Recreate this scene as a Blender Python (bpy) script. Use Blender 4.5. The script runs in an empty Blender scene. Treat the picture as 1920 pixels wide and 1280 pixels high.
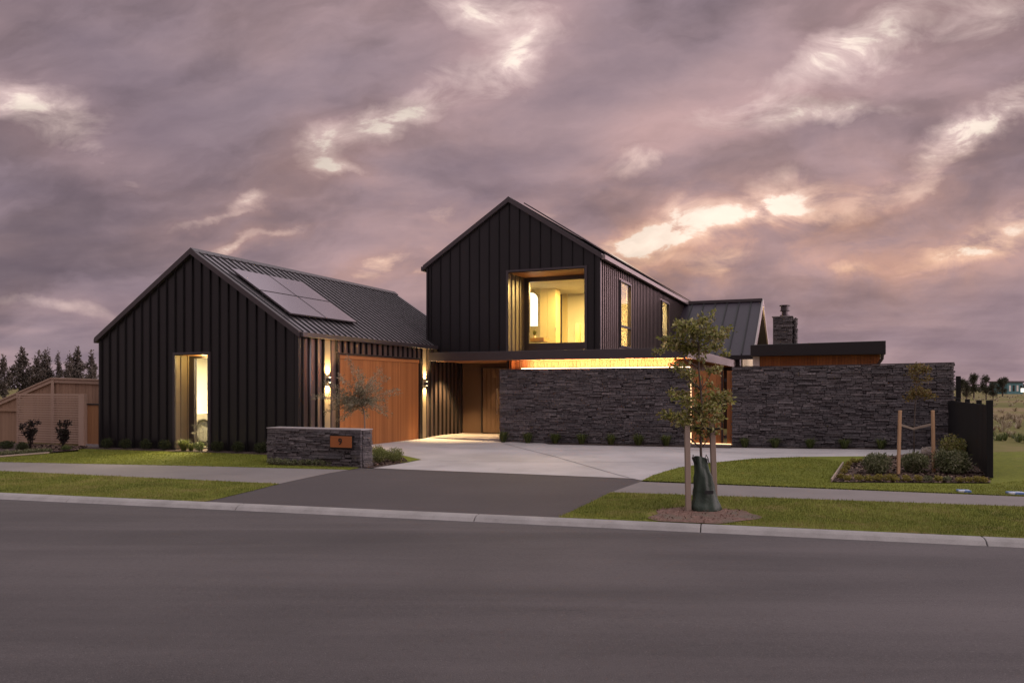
import bpy, bmesh, math, random
import numpy as np
from mathutils import Vector, Matrix
random.seed(7); rng = np.random.default_rng(7)
R = math.radians
C = bpy.context.scene.collection
SC = bpy.context.scene

# ------------------------------------------------------------------ camera
F, CX, HY, CAMZ = 1480.0, 960.0, 727.0, 1.6
cam = bpy.data.cameras.new('camera'); camo = bpy.data.objects.new('camera', cam); C.objects.link(camo)
camo.location = (0, 0, CAMZ); camo.rotation_euler = (R(90), 0, 0)
cam.sensor_width = 36; cam.lens = 36*F/1920; cam.shift_y = (HY-640)/1920
cam.clip_start = .05; cam.clip_end = 6000
SC.camera = camo
SC.view_settings.view_transform = 'Standard'; SC.view_settings.look = 'None'
SC.view_settings.exposure = 0.0; SC.view_settings.gamma = 1
SC.cycles.max_bounces = 6; SC.cycles.transparent_max_bounces = 16
SC.cycles.sample_clamp_indirect = 4.0
SC.cycles.use_denoising = True

# ------------------------------------------------------------------ world: dusk cloud deck over a low-sun Nishita sky
SUN_ELEV, SUN_ROT = R(3.0), R(22)
world = bpy.data.worlds.new('World'); SC.world = world; world.use_nodes = True
class NT:
    def __init__(s, nt): s.nt = nt; s.n = nt.nodes; s.l = nt.links
    def new(s, t, **k):
        n = s.n.new(t)
        for a, b in k.items(): setattr(n, a, b)
        return n
    def put(s, sock, v):
        if isinstance(v, bpy.types.NodeSocket): s.l.new(v, sock)
        elif v is not None: sock.default_value = v
    def math(s, op, a, b=None, c=None, clamp=False):
        n = s.new('ShaderNodeMath', operation=op, use_clamp=clamp)
        s.put(n.inputs[0], a); s.put(n.inputs[1], b); s.put(n.inputs[2], c)
        return n.outputs[0]
    def mix(s, f, a, b, mode='MIX'):
        n = s.new('ShaderNodeMix', data_type='RGBA', blend_type=mode)
        s.put(n.inputs[0], f)
        s.put(n.inputs[6], a if isinstance(a, bpy.types.NodeSocket) else (*a, 1))
        s.put(n.inputs[7], b if isinstance(b, bpy.types.NodeSocket) else (*b, 1))
        return n.outputs[2]
    def ramp(s, f, stops, interp='LINEAR'):
        n = s.new('ShaderNodeValToRGB'); cr = n.color_ramp; cr.interpolation = interp
        while len(cr.elements) < len(stops): cr.elements.new(.5)
        for e, (p, c) in zip(cr.elements, stops):
            e.position = p; e.color = (*c, 1) if not isinstance(c, (int, float)) else (c, c, c, 1)
        s.put(n.inputs[0], f); return n.outputs[0]
    def noise(s, vec, scale, detail=4, rough=.55, dist=0, dim='3D'):
        n = s.new('ShaderNodeTexNoise', noise_dimensions=dim)
        s.put(n.inputs['Vector'], vec); n.inputs['Scale'].default_value = scale
        n.inputs['Detail'].default_value = detail; n.inputs['Roughness'].default_value = rough
        n.inputs['Distortion'].default_value = dist
        return n.outputs[0]
    def xyz(s, x, y, z):
        n = s.new('ShaderNodeCombineXYZ')
        for i, v in enumerate((x, y, z)): s.put(n.inputs[i], v)
        return n.outputs[0]
    def maprange(s, v, a, b, c=0, d=1, smooth=True):
        n = s.new('ShaderNodeMapRange', interpolation_type='SMOOTHSTEP' if smooth else 'LINEAR')
        s.put(n.inputs[0], v); n.inputs[1].default_value = a; n.inputs[2].default_value = b
        n.inputs[3].default_value = c; n.inputs[4].default_value = d
        return n.outputs[0]
w = NT(world.node_tree); w.n.clear()
tc = w.new('ShaderNodeTexCoord'); sp = w.new('ShaderNodeSeparateXYZ'); w.l.new(tc.outputs['Generated'], sp.inputs[0])
dx, dy, dz = sp.outputs
ay = w.math('MAXIMUM', w.math('ABSOLUTE', dy), .12)
a = w.math('DIVIDE', dx, ay)                 # tangent of azimuth / elevation: a fixed compass direction
e = w.math('DIVIDE', dz, ay)
den = w.math('ADD', w.math('MAXIMUM', dz, 0.0), .16)
px_ = w.math('DIVIDE', dx, den); py_ = w.math('DIVIDE', dy, den)
# streets of cloud rising to the right
pv = w.xyz(w.math('ADD', w.math('MULTIPLY', px_, .60), w.math('MULTIPLY', py_, -.25)),
           w.math('ADD', w.math('MULTIPLY', py_, .85), w.math('MULTIPLY', px_, .30)), 0.0)
n1 = w.noise(pv, 1.0, 8, .52, .25)
n2 = w.noise(pv, 2.2, 7, .50, .15)
n3 = w.noise(w.xyz(a, w.math('MULTIPLY', e, 1.5), 3.0), 7.0, 7, .58, .5)
def pxdir(px, py): return ((px-CX)/F, (HY-py)/F)
BL = [ # px, py, half length, half height, slope in degrees (up to right), strength
 (1290, 448, 150, 24, 14, 1.45), (1275, 430, 55, 26, 45, .7), (1180, 466, 60, 12, 8, .7),
 (1640, 75, 190, 38, 22, .95), (1470, 222, 130, 22, 4, 1.1), (1800, 255, 120, 24, 25, 1.2), (1895, 190, 60, 40, 50, .6), (1900, 40, 70, 40, 30, .6),
 (1195, 312, 45, 24, 10, .8), (1448, 395, 34, 12, 22, 1.0), (1540, 385, 60, 25, 10, .35), (1470, 340, 80, 30, 25, .45), (1700, 345, 70, 14, 14, .45),
 (1840, 455, 110, 30, 14, 1.0), (1745, 470, 40, 16, 10, .7), (1595, 494, 22, 12, 5, .7), (1390, 502, 55, 14, 12, .65), (1290, 500, 90, 10, 3, .4),
 (605, 310, 34, 34, -50, 1.0), (650, 345, 40, 8, -8, .8), (715, 250, 90, 22, 14, .9), (800, 205, 70, 30, 20, .7), (850, 130, 60, 60, 50, .2),
 (965, 135, 50, 40, -30, .7), (920, 26, 110, 34, -14, .8), (975, 80, 30, 50, 0, .25),
 (470, 375, 40, 14, 5, .85), (410, 403, 60, 8, 3, .6), (440, 452, 30, 8, 8, .85), (535, 442, 40, 7, 4, .65),
 (718, 522, 46, 11, 18, .95), (795, 540, 20, 5, 5, .7), (60, 170, 120, 40, -20, .55), (110, 210, 50, 30, -30, .55), (215, 290, 55, 20, -25, .5),
 (60, 590, 160, 16, -4, .45), (1000, 400, 60, 16, 10, .3), (830, 410, 60, 14, 6, .4)]
wa_ = w.noise(w.xyz(a, w.math('MULTIPLY', e, 1.6), 1.0), 3.0, 5, .50)
wb_ = w.noise(w.xyz(a, w.math('MULTIPLY', e, 1.6), 7.0), 3.4, 5, .50)
wa2 = w.noise(w.xyz(a, w.math('MULTIPLY', e, 1.4), 4.0), 14, 6, .6)
aw = w.math('ADD', w.math('MULTIPLY_ADD', w.math('SUBTRACT', wa_, .5), .20, a), w.math('MULTIPLY', w.math('SUBTRACT', wa2, .5), .045))
ew = w.math('MULTIPLY_ADD', w.math('SUBTRACT', wb_, .5), .12, w.math('MULTIPLY_ADD', w.math('SUBTRACT', wa2, .5), -.035, e))
acc = None; wide = None
for (x, y, L, H, s, k) in BL:
    cx, cy = pxdir(x, y); cs, sn = math.cos(R(s)), math.sin(R(s))
    da = w.math('SUBTRACT', aw, cx); de = w.math('SUBTRACT', ew, cy)
    p = w.math('MULTIPLY_ADD', da, cs*F/L, w.math('MULTIPLY', de, sn*F/L))
    q = w.math('MULTIPLY_ADD', de, cs*F/H, w.math('MULTIPLY', da, -sn*F/H))
    r2 = w.math('ADD', w.math('MULTIPLY', p, p), w.math('MULTIPLY', q, q))
    g = w.math('MULTIPLY', w.math('EXPONENT', w.math('MULTIPLY', r2, -.62)), k)
    gw = w.math('MULTIPLY', w.math('EXPONENT', w.math('MULTIPLY', r2, -.16)), k)
    acc = g if acc is None else w.math('ADD', acc, g)
    wide = gw if wide is None else w.math('ADD', wide, gw)
front = w.maprange(dy, .15, .4)
acc = w.math('MULTIPLY', acc, front); wide = w.math('MULTIPLY', wide, front)
fine = w.noise(w.xyz(w.math('MULTIPLY', a, .8), w.math('MULTIPLY', e, 1.5), 9.0), 13.0, 10, .62, .6)
gap = w.math('MULTIPLY', acc, w.maprange(fine, .32, .66, .15, 1.5, False))
gap = w.maprange(w.math('ADD', gap, w.math('MULTIPLY', w.math('SUBTRACT', n3, .5), .5)), .20, 1.25, 0, 1, False)
pinkf = w.math('ADD', w.math('MULTIPLY', wide, .42), w.maprange(n1, .42, .66, 0, .55), clamp=True)
pinkf = w.math('MULTIPLY', pinkf, w.maprange(n2, .30, .62, .35, 1.15), clamp=True)
dark = w.mix(w.math('ADD', w.math('MULTIPLY', w.maprange(n2, .34, .66), .5), w.math('MULTIPLY', w.maprange(n1, .36, .62), .5)), (.165, .132, .170), (.350, .268, .298))
base = w.mix(pinkf, dark, (.60, .39, .375))
# warmer towards the sunset low on the right, cooler high up
warm = w.math('MULTIPLY', w.maprange(e, .36, .08), w.maprange(a, -.75, .1))
gapcol = w.mix(warm, (.86, .66, .62), (1.0, .62, .42))
base = w.mix(w.math('MULTIPLY', warm, .30), base, (.42, .255, .25))
low = w.maprange(e, .10, .0)
base = w.mix(w.math('MULTIPLY', .6), base, (.275, .195, .225))
halo = w.math('MULTIPLY', w.math('MULTIPLY', wide, warm), w.maprange(fine, .35, .6, .2, .7), clamp=True)
base = w.mix(halo, base, (.72, .40, .29))
sky = w.mix(gap, base, gapcol)
hot = w.maprange(gap, .55, 1.0)
sky = w.mix(w.math('MULTIPLY', hot, .8), sky, (1.0, .86, .74))
# brighter cloud deck towards the zenith and behind the viewer (as under any overcast)
up = w.maprange(dz, .42, .72, 1.0, 2.9)
back = w.maprange(dy, .25, -.35, 1.0, 1.1)
right = w.math('MULTIPLY_ADD', w.maprange(dx, .535, .68, 0.0, 6.5), w.maprange(dz, .55, .2), 1.0)  # added sky glow beyond the right edge of view, to brighten right-facing metal
mul = w.math('MULTIPLY', w.math('MULTIPLY', up, back), right)
puff = w.noise(w.xyz(w.math('ADD', aw, w.math('MULTIPLY', e, -.9)), w.math('MULTIPLY', ew, 2.2), 2.0), 4.2, 7, .52, .15)
puff2 = w.noise(w.xyz(w.math('ADD', aw, w.math('MULTIPLY', e, -.8)), w.math('MULTIPLY', ew, 2.0), 6.0), 15, 8, .60, .2)
sky = w.mix(1.0, sky, w.math('MULTIPLY', w.maprange(puff, .36, .62, .76, 1.14), w.maprange(puff2, .30, .70, .95, 1.05)), 'MULTIPLY')
sky = w.mix(w.maprange(dz, .46, .7, 0, .8), sky, (.315, .305, .315))
sc_ = w.new('ShaderNodeVectorMath', operation='SCALE'); w.l.new(sky, sc_.inputs[0]); w.l.new(mul, sc_.inputs[3])
nish = w.new('ShaderNodeTexSky', sky_type='NISHITA'); nish.sun_disc = False
nish.sun_elevation = SUN_ELEV; nish.sun_rotation = SUN_ROT
bg1 = w.new('ShaderNodeBackground'); w.l.new(sc_.outputs[0], bg1.inputs[0]); bg1.inputs[1].default_value = 0.97
nm = w.mix(1.0, nish.outputs[0], w.math('MULTIPLY', gap, .10), 'MULTIPLY')
bg2 = w.new('ShaderNodeBackground'); w.l.new(nm, bg2.inputs[0]); bg2.inputs[1].default_value = 0.05
add = w.new('ShaderNodeAddShader'); w.l.new(bg1.outputs[0], add.inputs[0]); w.l.new(bg2.outputs[0], add.inputs[1])
wo = w.new('ShaderNodeOutputWorld'); w.l.new(add.outputs[0], wo.inputs[0])
world.cycles.sampling_method = 'MANUAL'; world.cycles.sample_map_resolution = 512

sl = bpy.data.lights.new('sun', 'SUN'); sl.energy = 1.0; sl.angle = R(60); sl.color = (1.0, .97, .92)
so = bpy.data.objects.new('sun', sl); C.objects.link(so); so.rotation_euler = (R(46), 0, R(72))

# ------------------------------------------------------------------ frames
UX, UY = .9234, -.3839            # along the facade, to the right
VX, VY = .3839, .9234             # into the plot
RX, RY = -5.243, 19.3             # front right corner of the garage
HROT = math.atan2(UY, UX)
def hit_v(px, v):
    d = (px-CX)/F; t = (v + RX*VX+RY*VY)/(d*VX+VY); return t*(d*UX+UY)-(RX*UX+RY*UY), t
def hit_u(px, u):
    d = (px-CX)/F; t = (u + RX*UX+RY*UY)/(d*UX+UY); return t*(d*VX+VY)-(RX*VX+RY*VY), t
def zat(py, t): return CAMZ+(HY-py)/F*t
def W(u, v): return (RX+u*UX+v*VX, RY+u*UY+v*VY)
def UV(x, y): return ((x-RX)*UX+(y-RY)*UY, (x-RX)*VX+(y-RY)*VY)

# ------------------------------------------------------------------ materials
MATS = {}
def mat(name, build):
    m = bpy.data.materials.new(name); m.use_nodes = True; t = NT(m.node_tree)
    b = t.n['Principled BSDF']; build(t, b); MATS[name] = m; return m
def tcoord(t, kind='Object'): return t.new('ShaderNodeTexCoord').outputs[kind]
def island(t): return t.new('ShaderNodeNewGeometry').outputs['Random Per Island']
def bump(t, b, h, strength=.3, dist=.01):
    n = t.new('ShaderNodeBump'); n.inputs['Strength'].default_value = strength; n.inputs['Distance'].default_value = dist
    t.l.new(h, n.inputs['Height']); t.l.new(n.outputs[0], b.inputs['Normal'])
def setc(t, b, c): t.put(b.inputs['Base Color'], c if isinstance(c, bpy.types.NodeSocket) else (*c, 1))

def m_metal(col, rough=.35, spec=.5, metal=0):
    def f(t, b):
        o = tcoord(t); n = t.noise(o, 1.3, 5, .6); n2_ = t.noise(o, 14, 4, .6)
        n = t.math('ADD', t.math('MULTIPLY', n, .5), t.math('MULTIPLY', island(t), .5)); c = t.mix(n, tuple(x*.65 for x in col), tuple(x*1.35 for x in col)); setc(t, b, c)
        t.put(b.inputs['Roughness'], t.maprange(n2_, .3, .7, rough-.015, rough+.03))
        b.inputs['Specular IOR Level'].default_value = spec; b.inputs['Metallic'].default_value = metal
        bump(t, b, t.noise(o, 1.2, 2, .5), .05, .01)
    return f
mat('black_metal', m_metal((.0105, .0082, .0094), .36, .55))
mat('sheen_side_metal', m_metal((.24, .175, .155), .30, 1.0, .7))  # black cladding with the sky sheen of the side boards put into its colour
mat('sheen_trim_metal', m_metal((.36, .30, .29), .38, .6, .5))  # dark trim paint; grazing sky reflection on right-facing edges painted as a paler base
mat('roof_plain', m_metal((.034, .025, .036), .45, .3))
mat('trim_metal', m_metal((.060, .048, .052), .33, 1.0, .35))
mat('sheen_roof_metal', m_metal((.34, .30, .32), .30, 1.0, .85))  # same dark coating as the ribs; sky sheen on the pans put into the base
mat('seam_metal', m_metal((.010, .009, .010), .5, .3))
def m_timber(c1, c2, sx=(26, 26, .7), rough=.55):
    def f(t, b):
        o = tcoord(t); mp = t.new('ShaderNodeMapping'); t.l.new(o, mp.inputs[0]); mp.inputs['Scale'].default_value = sx
        g = t.noise(mp.outputs[0], 1.0, 6, .6, .5); r = island(t)
        f_ = t.math('ADD', t.math('MULTIPLY', g, .6), t.math('MULTIPLY', r, .45), clamp=True)
        setc(t, b, t.mix(f_, c1, c2)); b.inputs['Roughness'].default_value = rough; b.inputs['Specular IOR Level'].default_value = .3
        bump(t, b, g, .25, .004)
    return f
mat('cedar', m_timber((.22, .078, .026), (.46, .18, .06)))
mat('soffit_timber', m_timber((.30, .12, .045), (.46, .21, .09), (2, .7, 20)))
mat('fence_timber', m_timber((.22, .135, .092), (.40, .255, .175), (30, 30, 1.0), .8))
mat('slat_timber', m_timber((.32, .215, .165), (.46, .325, .255), (1.2, 1.2, 40), .8))
mat('gate_cedar', m_timber((.24, .115, .055), (.36, .18, .085), (30, 30, 1.0), .7))
mat('stake_timber', m_timber((.22, .17, .135), (.36, .28, .23), (40, 40, 1.6), .85))
mat('stake_warm', m_timber((.36, .215, .125), (.56, .36, .22), (40, 40, 1.6), .85))
mat('door_bronze', m_timber((.075, .045, .03), (.125, .075, .048), (40, 40, 1.5), .5))
mat('black_timber', m_timber((.004, .004, .005), (.008, .007, .008), (20, 20, 2), .6))
def stonef(dark=1.0):
    def f(t, b):
        r = island(t); o = tcoord(t)
        c = t.ramp(r, [(0, (.060, .050, .052)), (.25, (.105, .090, .094)), (.5, (.165, .142, .147)),
                       (.7, (.100, .080, .078)), (.88, (.215, .185, .187)), (1, (.082, .076, .084))])
        n = t.noise(o, 18, 8, .68); c = t.mix(t.maprange(n, .42, .62), t.mix(.45, c, (.03, .026, .03)), c)
        c = t.mix(t.maprange(t.noise(o, 38, 5, .7), .56, .70, 0, .6), c, (.26, .235, .24))
        c = t.mix(t.maprange(t.noise(o, .7, 3, .5), .4, .7, 0, .35), c, (.04, .034, .04))
        setc(t, b, c); b.inputs['Roughness'].default_value = .72
        bump(t, b, t.noise(o, 22, 8, .7), .9, .03)
    return f
mat('ledge_stone', stonef())
mat('stone_core', lambda t, b: (setc(t, b, (.018, .016, .018)), t.put(b.inputs['Roughness'], .9)))
def conc(c1, c2, scale=.8, rough=.8, speck=.25, joints=None):
    def f(t, b):
        o = tcoord(t); n = t.noise(o, scale, 8, .65); m = t.noise(o, 130, 3, .7)
        f_ = t.math('ADD', t.maprange(n, .3, .7, 0, 1-speck), t.math('MULTIPLY', t.maprange(m, .35, .65), speck), clamp=True)
        c = t.mix(f_, c1, c2)
        st = t.maprange(t.noise(o, scale*3.1, 7, .7, 1.0), .58, .75); c = t.mix(t.math('MULTIPLY', st, .35), c, tuple(x*.55 for x in c1))
        setc(t, b, c); b.inputs['Roughness'].default_value = rough; bump(t, b, m, .25, .004)
    return f
mat('concrete_pale', conc((.31, .285, .288), (.47, .43, .435), .45, .7, .2))
mat('concrete_path', conc((.15, .13, .126), (.205, .178, .172), .6, .85, .3))
mat('kerb_concrete', conc((.20, .185, .18), (.33, .305, .30), 2.4, .85, .4))
mat('cap_concrete', conc((.24, .21, .21), (.34, .30, .30), 2, .8, .3))
def asph(c1, c2, streak=False):
    def f(t, b):
        o = tcoord(t); mp = t.new('ShaderNodeMapping'); t.l.new(o, mp.inputs[0])
        mp.inputs['Rotation'].default_value = (0, 0, R(15.3)); mp.inputs['Scale'].default_value = (.10, 1.0, 1)
        n = t.noise(mp.outputs[0], .9, 7, .6, .3); big = t.noise(o, .35, 6, .6); m = t.noise(o, 90, 3, .8); m2 = t.noise(o, 45, 4, .8)
        f_ = t.math('ADD', t.math('MULTIPLY', t.maprange(n, .35, .65), .45 if streak else .15), t.math('MULTIPLY', t.maprange(big, .3, .7), .3 if streak else .5))
        f_ = t.math('ADD', f_, t.math('MULTIPLY', t.maprange(m, .38, .62), .4), clamp=True)
        c = t.mix(f_, c1, c2)
        c = t.mix(t.maprange(t.noise(o, 22, 5, .75), .5, .7, 0, .35), c, tuple(x*.6 for x in c1))
        c = t.mix(t.maprange(m2, .58, .70, 0, .6), c, tuple(x*1.6 for x in c2))
        c = t.mix(t.maprange(t.noise(o, 1.7, 8, .7, 1.5), .62, .72, 0, .35), c, tuple(x*.6 for x in c1))
        setc(t, b, c); b.inputs['Roughness'].default_value = .78; bump(t, b, m, .6, .006)
    return f
mat('road_asphalt', asph((.030, .0245, .026), (.092, .077, .079), True))
mat('drive_asphalt', asph((.042, .033, .035), (.068, .054, .057)))
def grassf(dry=.0):
    def f(t, b):
        o = tcoord(t); n = t.noise(o, .55, 7, .6); m = t.noise(o, 9, 6, .7); k = t.noise(o, 60, 3, .7)
        f_ = t.math('ADD', t.math('MULTIPLY', t.maprange(n, .3, .7), .45), t.math('MULTIPLY', t.maprange(m, .3, .7), .55), clamp=True)
        c = t.mix(f_, (.098, .112, .016), (.20, .215, .032))
        c = t.mix(t.maprange(k, .45, .7, 0, .5), c, (.05, .05, .012))
        dr = t.maprange(t.noise(o, 1.3, 7, .7, .8), .56-dry*.12, .72-dry*.1, 0, .65)
        c = t.mix(dr, c, (.19, .13, .055))
        setc(t, b, c); b.inputs['Roughness'].default_value = .9; b.inputs['Specular IOR Level'].default_value = .15
        bump(t, b, k, .6, .02)
    return f
mat('lawn', grassf(0)); mat('verge', grassf(.6))
def fieldf(t, b):
    o = tcoord(t); n = t.noise(o, .05, 8, .6, .6); m = t.noise(o, 1.5, 6, .7)
    f_ = t.math('ADD', t.math('MULTIPLY', t.maprange(n, .35, .65), .7), t.math('MULTIPLY', t.maprange(m, .3, .7), .3), clamp=True)
    c = t.ramp(f_, [(0, (.095, .095, .028)), (.45, (.155, .14, .048)), (.75, (.20, .15, .075)), (1, (.24, .17, .10))])
    setc(t, b, c); b.inputs['Roughness'].default_value = .95; b.inputs['Specular IOR Level'].default_value = .1
mat('field', fieldf)
def soilf(t, b):
    o = tcoord(t); n = t.noise(o, 25, 8, .75); k = t.noise(o, 3, 5, .6)
    c = t.mix(t.maprange(n, .3, .7), (.022, .013, .011), (.085, .05, .042)); c = t.mix(t.maprange(k, .4, .7, 0, .4), c, (.11, .065, .05))
    setc(t, b, c); b.inputs['Roughness'].default_value = .95; bump(t, b, n, 1, .03)
mat('mulch', soilf)
def dirtf(t, b):
    o = tcoord(t); n = t.noise(o, 14, 8, .75); k = t.noise(o, 2.2, 5, .6)
    c = t.mix(t.maprange(n, .3, .7), (.10, .050, .038), (.24, .14, .11)); c = t.mix(t.maprange(k, .45, .65), c, (.13, .10, .075))
    setc(t, b, c); b.inputs['Roughness'].default_value = .95; bump(t, b, n, 1, .03)
mat('bare_dirt', dirtf)
def leaff(cols, trans=.35, rough=.55, patch=0):
    def f(t, b):
        r = island(t)
        if patch:
            o = tcoord(t); pn = t.maprange(t.noise(o, 1.1, 6, .65, .6), .36, .66); p2_ = t.maprange(t.noise(o, .35, 4, .6), .35, .65)
            r = t.math('ADD', t.math('MULTIPLY', r, .45), t.math('MULTIPLY', t.math('ADD', t.math('MULTIPLY', pn, .7), t.math('MULTIPLY', p2_, .3)), patch), clamp=True)
        stops = [(i/(len(cols)-1), c) for i, c in enumerate(cols)]
        c = t.ramp(r, stops); setc(t, b, c); b.inputs['Roughness'].default_value = rough
        b.inputs['Specular IOR Level'].default_value = .35
        tr = t.new('ShaderNodeBsdfTranslucent'); t.l.new(c, tr.inputs[0])
        mx = t.new('ShaderNodeMixShader'); mx.inputs[0].default_value = trans
        t.l.new(b.outputs[0], mx.inputs[1]); t.l.new(tr.outputs[0], mx.inputs[2])
        t.l.new(mx.outputs[0], t.n['Material Output'].inputs[0])
    return f
mat('street_leaf', leaff([(.085, .095, .022), (.18, .19, .038), (.31, .31, .07), (.20, .14, .06), (.46, .42, .20), (.28, .28, .11)]))
mat('olive_leaf', leaff([(.15, .14, .085), (.26, .24, .16), (.42, .38, .28), (.19, .18, .09)]))
mat('dark_leaf', leaff([(.020, .028, .010), (.045, .055, .018), (.07, .08, .03)]))
mat('purple_leaf', leaff([(.012, .009, .010), (.03, .018, .018), (.03, .03, .015)]))
mat('ball_leaf', leaff([(.09, .11, .03), (.18, .20, .055), (.30, .31, .12)]))
mat('tussock_leaf', leaff([(.05, .07, .02), (.10, .125, .038), (.17, .19, .06)]))
mat('bright_tussock', leaff([(.08, .10, .025), (.16, .18, .05), (.24, .24, .10)]))
mat('yellow_leaf', leaff([(.14, .125, .03), (.26, .235, .045), (.38, .32, .08), (.20, .13, .04)]))
mat('shrub_leaf', leaff([(.055, .068, .026), (.11, .125, .05), (.21, .22, .11), (.36, .34, .23)]))
mat('white_flower', leaff([(.45, .38, .36), (.6, .52, .48), (.35, .30, .22)]))
mat('bronze_leaf', leaff([(.13, .08, .03), (.20, .13, .04), (.17, .15, .045), (.24, .17, .07)]))
mat('far_leaf', leaff([(.055, .045, .038), (.10, .082, .066), (.19, .155, .135)], .2))
mat('far_green', leaff([(.030, .034, .018), (.05, .052, .026), (.075, .065, .04)], .2))
mat('grass_blade', leaff([(.08, .092, .014), (.155, .17, .024), (.22, .235, .04), (.27, .25, .07)], .3, .7, .5))
mat('verge_blade', leaff([(.068, .085, .016), (.13, .15, .026), (.21, .205, .05), (.34, .27, .13)], .3, .7, .62))
mat('dry_blade', leaff([(.20, .14, .08), (.32, .25, .16), (.50, .42, .32), (.15, .14, .05)], .3, .8))
mat('bark', m_timber((.065, .048, .04), (.13, .10, .085), (30, 30, 3), .9))
mat('pale_bark', m_timber((.17, .12, .095), (.28, .21, .17), (30, 30, 3), .9))
mat('panel_glass', lambda t, b: (setc(t, b, (.42, .37, .40)), t.put(b.inputs['Metallic'], .85), t.put(b.inputs['Roughness'], .16), t.put(b.inputs['Specular IOR Level'], 1.0), t.put(b.inputs['Coat Weight'], 1.0), t.put(b.inputs['Coat Roughness'], .05)))
mat('bag_green', lambda t, b: (setc(t, b, t.mix(t.noise(tcoord(t), 4, 5, .6), (.013, .027, .017), (.034, .055, .038))), t.put(b.inputs['Roughness'], .45), bump(t, b, t.noise(tcoord(t), 9, 4, .6, 1.5), .5, .02)))
mat('strap_black', lambda t, b: (setc(t, b, (.008, .008, .009)), t.put(b.inputs['Roughness'], .6)))
mat('white_paint', conc((.62, .58, .55), (.78, .74, .70), 2, .6, .1))
mat('plaster', lambda t, b: (setc(t, b, t.mix(t.noise(tcoord(t), 1.2, 3, .5), (.70, .66, .55), (.78, .74, .62))), t.put(b.inputs['Roughness'], .7)))
mat('joinery', lambda t, b: (setc(t, b, (.55, .47, .26)), t.put(b.inputs['Roughness'], .5)))
mat('dark_slot', lambda t, b: (setc(t, b, (.035, .024, .016)), t.put(b.inputs['Roughness'], .6)))
mat('oak_top', m_timber((.42, .22, .09), (.52, .30, .13), (3, 20, 20)))
mat('car_white', lambda t, b: (setc(t, b, (.78, .76, .72)), t.put(b.inputs['Roughness'], .25), t.put(b.inputs['Coat Weight'], .8)))
mat('rubber', lambda t, b: (setc(t, b, (.02, .02, .02)), t.put(b.inputs['Roughness'], .8)))
mat('alloy', lambda t, b: (setc(t, b, (.12, .12, .12)), t.put(b.inputs['Metallic'], .8), t.put(b.inputs['Roughness'], .3)))
mat('steel', lambda t, b: (setc(t, b, (.55, .45, .36)), t.put(b.inputs['Metallic'], .9), t.put(b.inputs['Roughness'], .3)))
mat('dark_glass', lambda t, b: (setc(t, b, (.01, .01, .012)), t.put(b.inputs['Roughness'], .06), t.put(b.inputs['Specular IOR Level'], .8)))
def glassf(t, b):
    fr = t.new('ShaderNodeFresnel'); bf_ = t.new('ShaderNodeNewGeometry').outputs['Backfacing']; t.l.new(t.math('MULTIPLY_ADD', bf_, 1/1.5-1.5, 1.5), fr.inputs[0])
    tp = t.new('ShaderNodeBsdfTransparent'); tp.inputs[0].default_value = (.93, .95, .93, 1); gl = t.new('ShaderNodeBsdfGlossy'); gl.inputs['Roughness'].default_value = .01
    mx = t.new('ShaderNodeMixShader'); t.l.new(fr.outputs[0], mx.inputs[0]); t.l.new(tp.outputs[0], mx.inputs[1]); t.l.new(gl.outputs[0], mx.inputs[2])
    t.l.new(mx.outputs[0], t.n['Material Output'].inputs[0])
mat('glass', glassf)
def emitf(col, s):
    def f(t, b):
        setc(t, b, (.8, .8, .8)); b.inputs['Emission Color'].default_value = (*col, 1); b.inputs['Emission Strength'].default_value = s
    return f
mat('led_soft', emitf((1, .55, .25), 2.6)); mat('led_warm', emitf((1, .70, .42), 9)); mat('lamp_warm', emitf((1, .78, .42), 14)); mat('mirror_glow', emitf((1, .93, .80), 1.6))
mat('blind', lambda t, b: (setc(t, b, (.75, .62, .42)), t.put(b.inputs['Roughness'], .7)))
mat('teal_cladding', conc((.06, .17, .19), (.09, .23, .25), .5, .6, .1))
mat('cover_blue', lambda t, b: (setc(t, b, t.mix(t.maprange(t.noise(tcoord(t), 9, 2, .5), .45, .55), (.55, .58, .62), (.12, .20, .42))), t.put(b.inputs['Roughness'], .5)))
mat('rock', conc((.25, .22, .21), (.45, .40, .38), 8, .85, .4))

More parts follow.
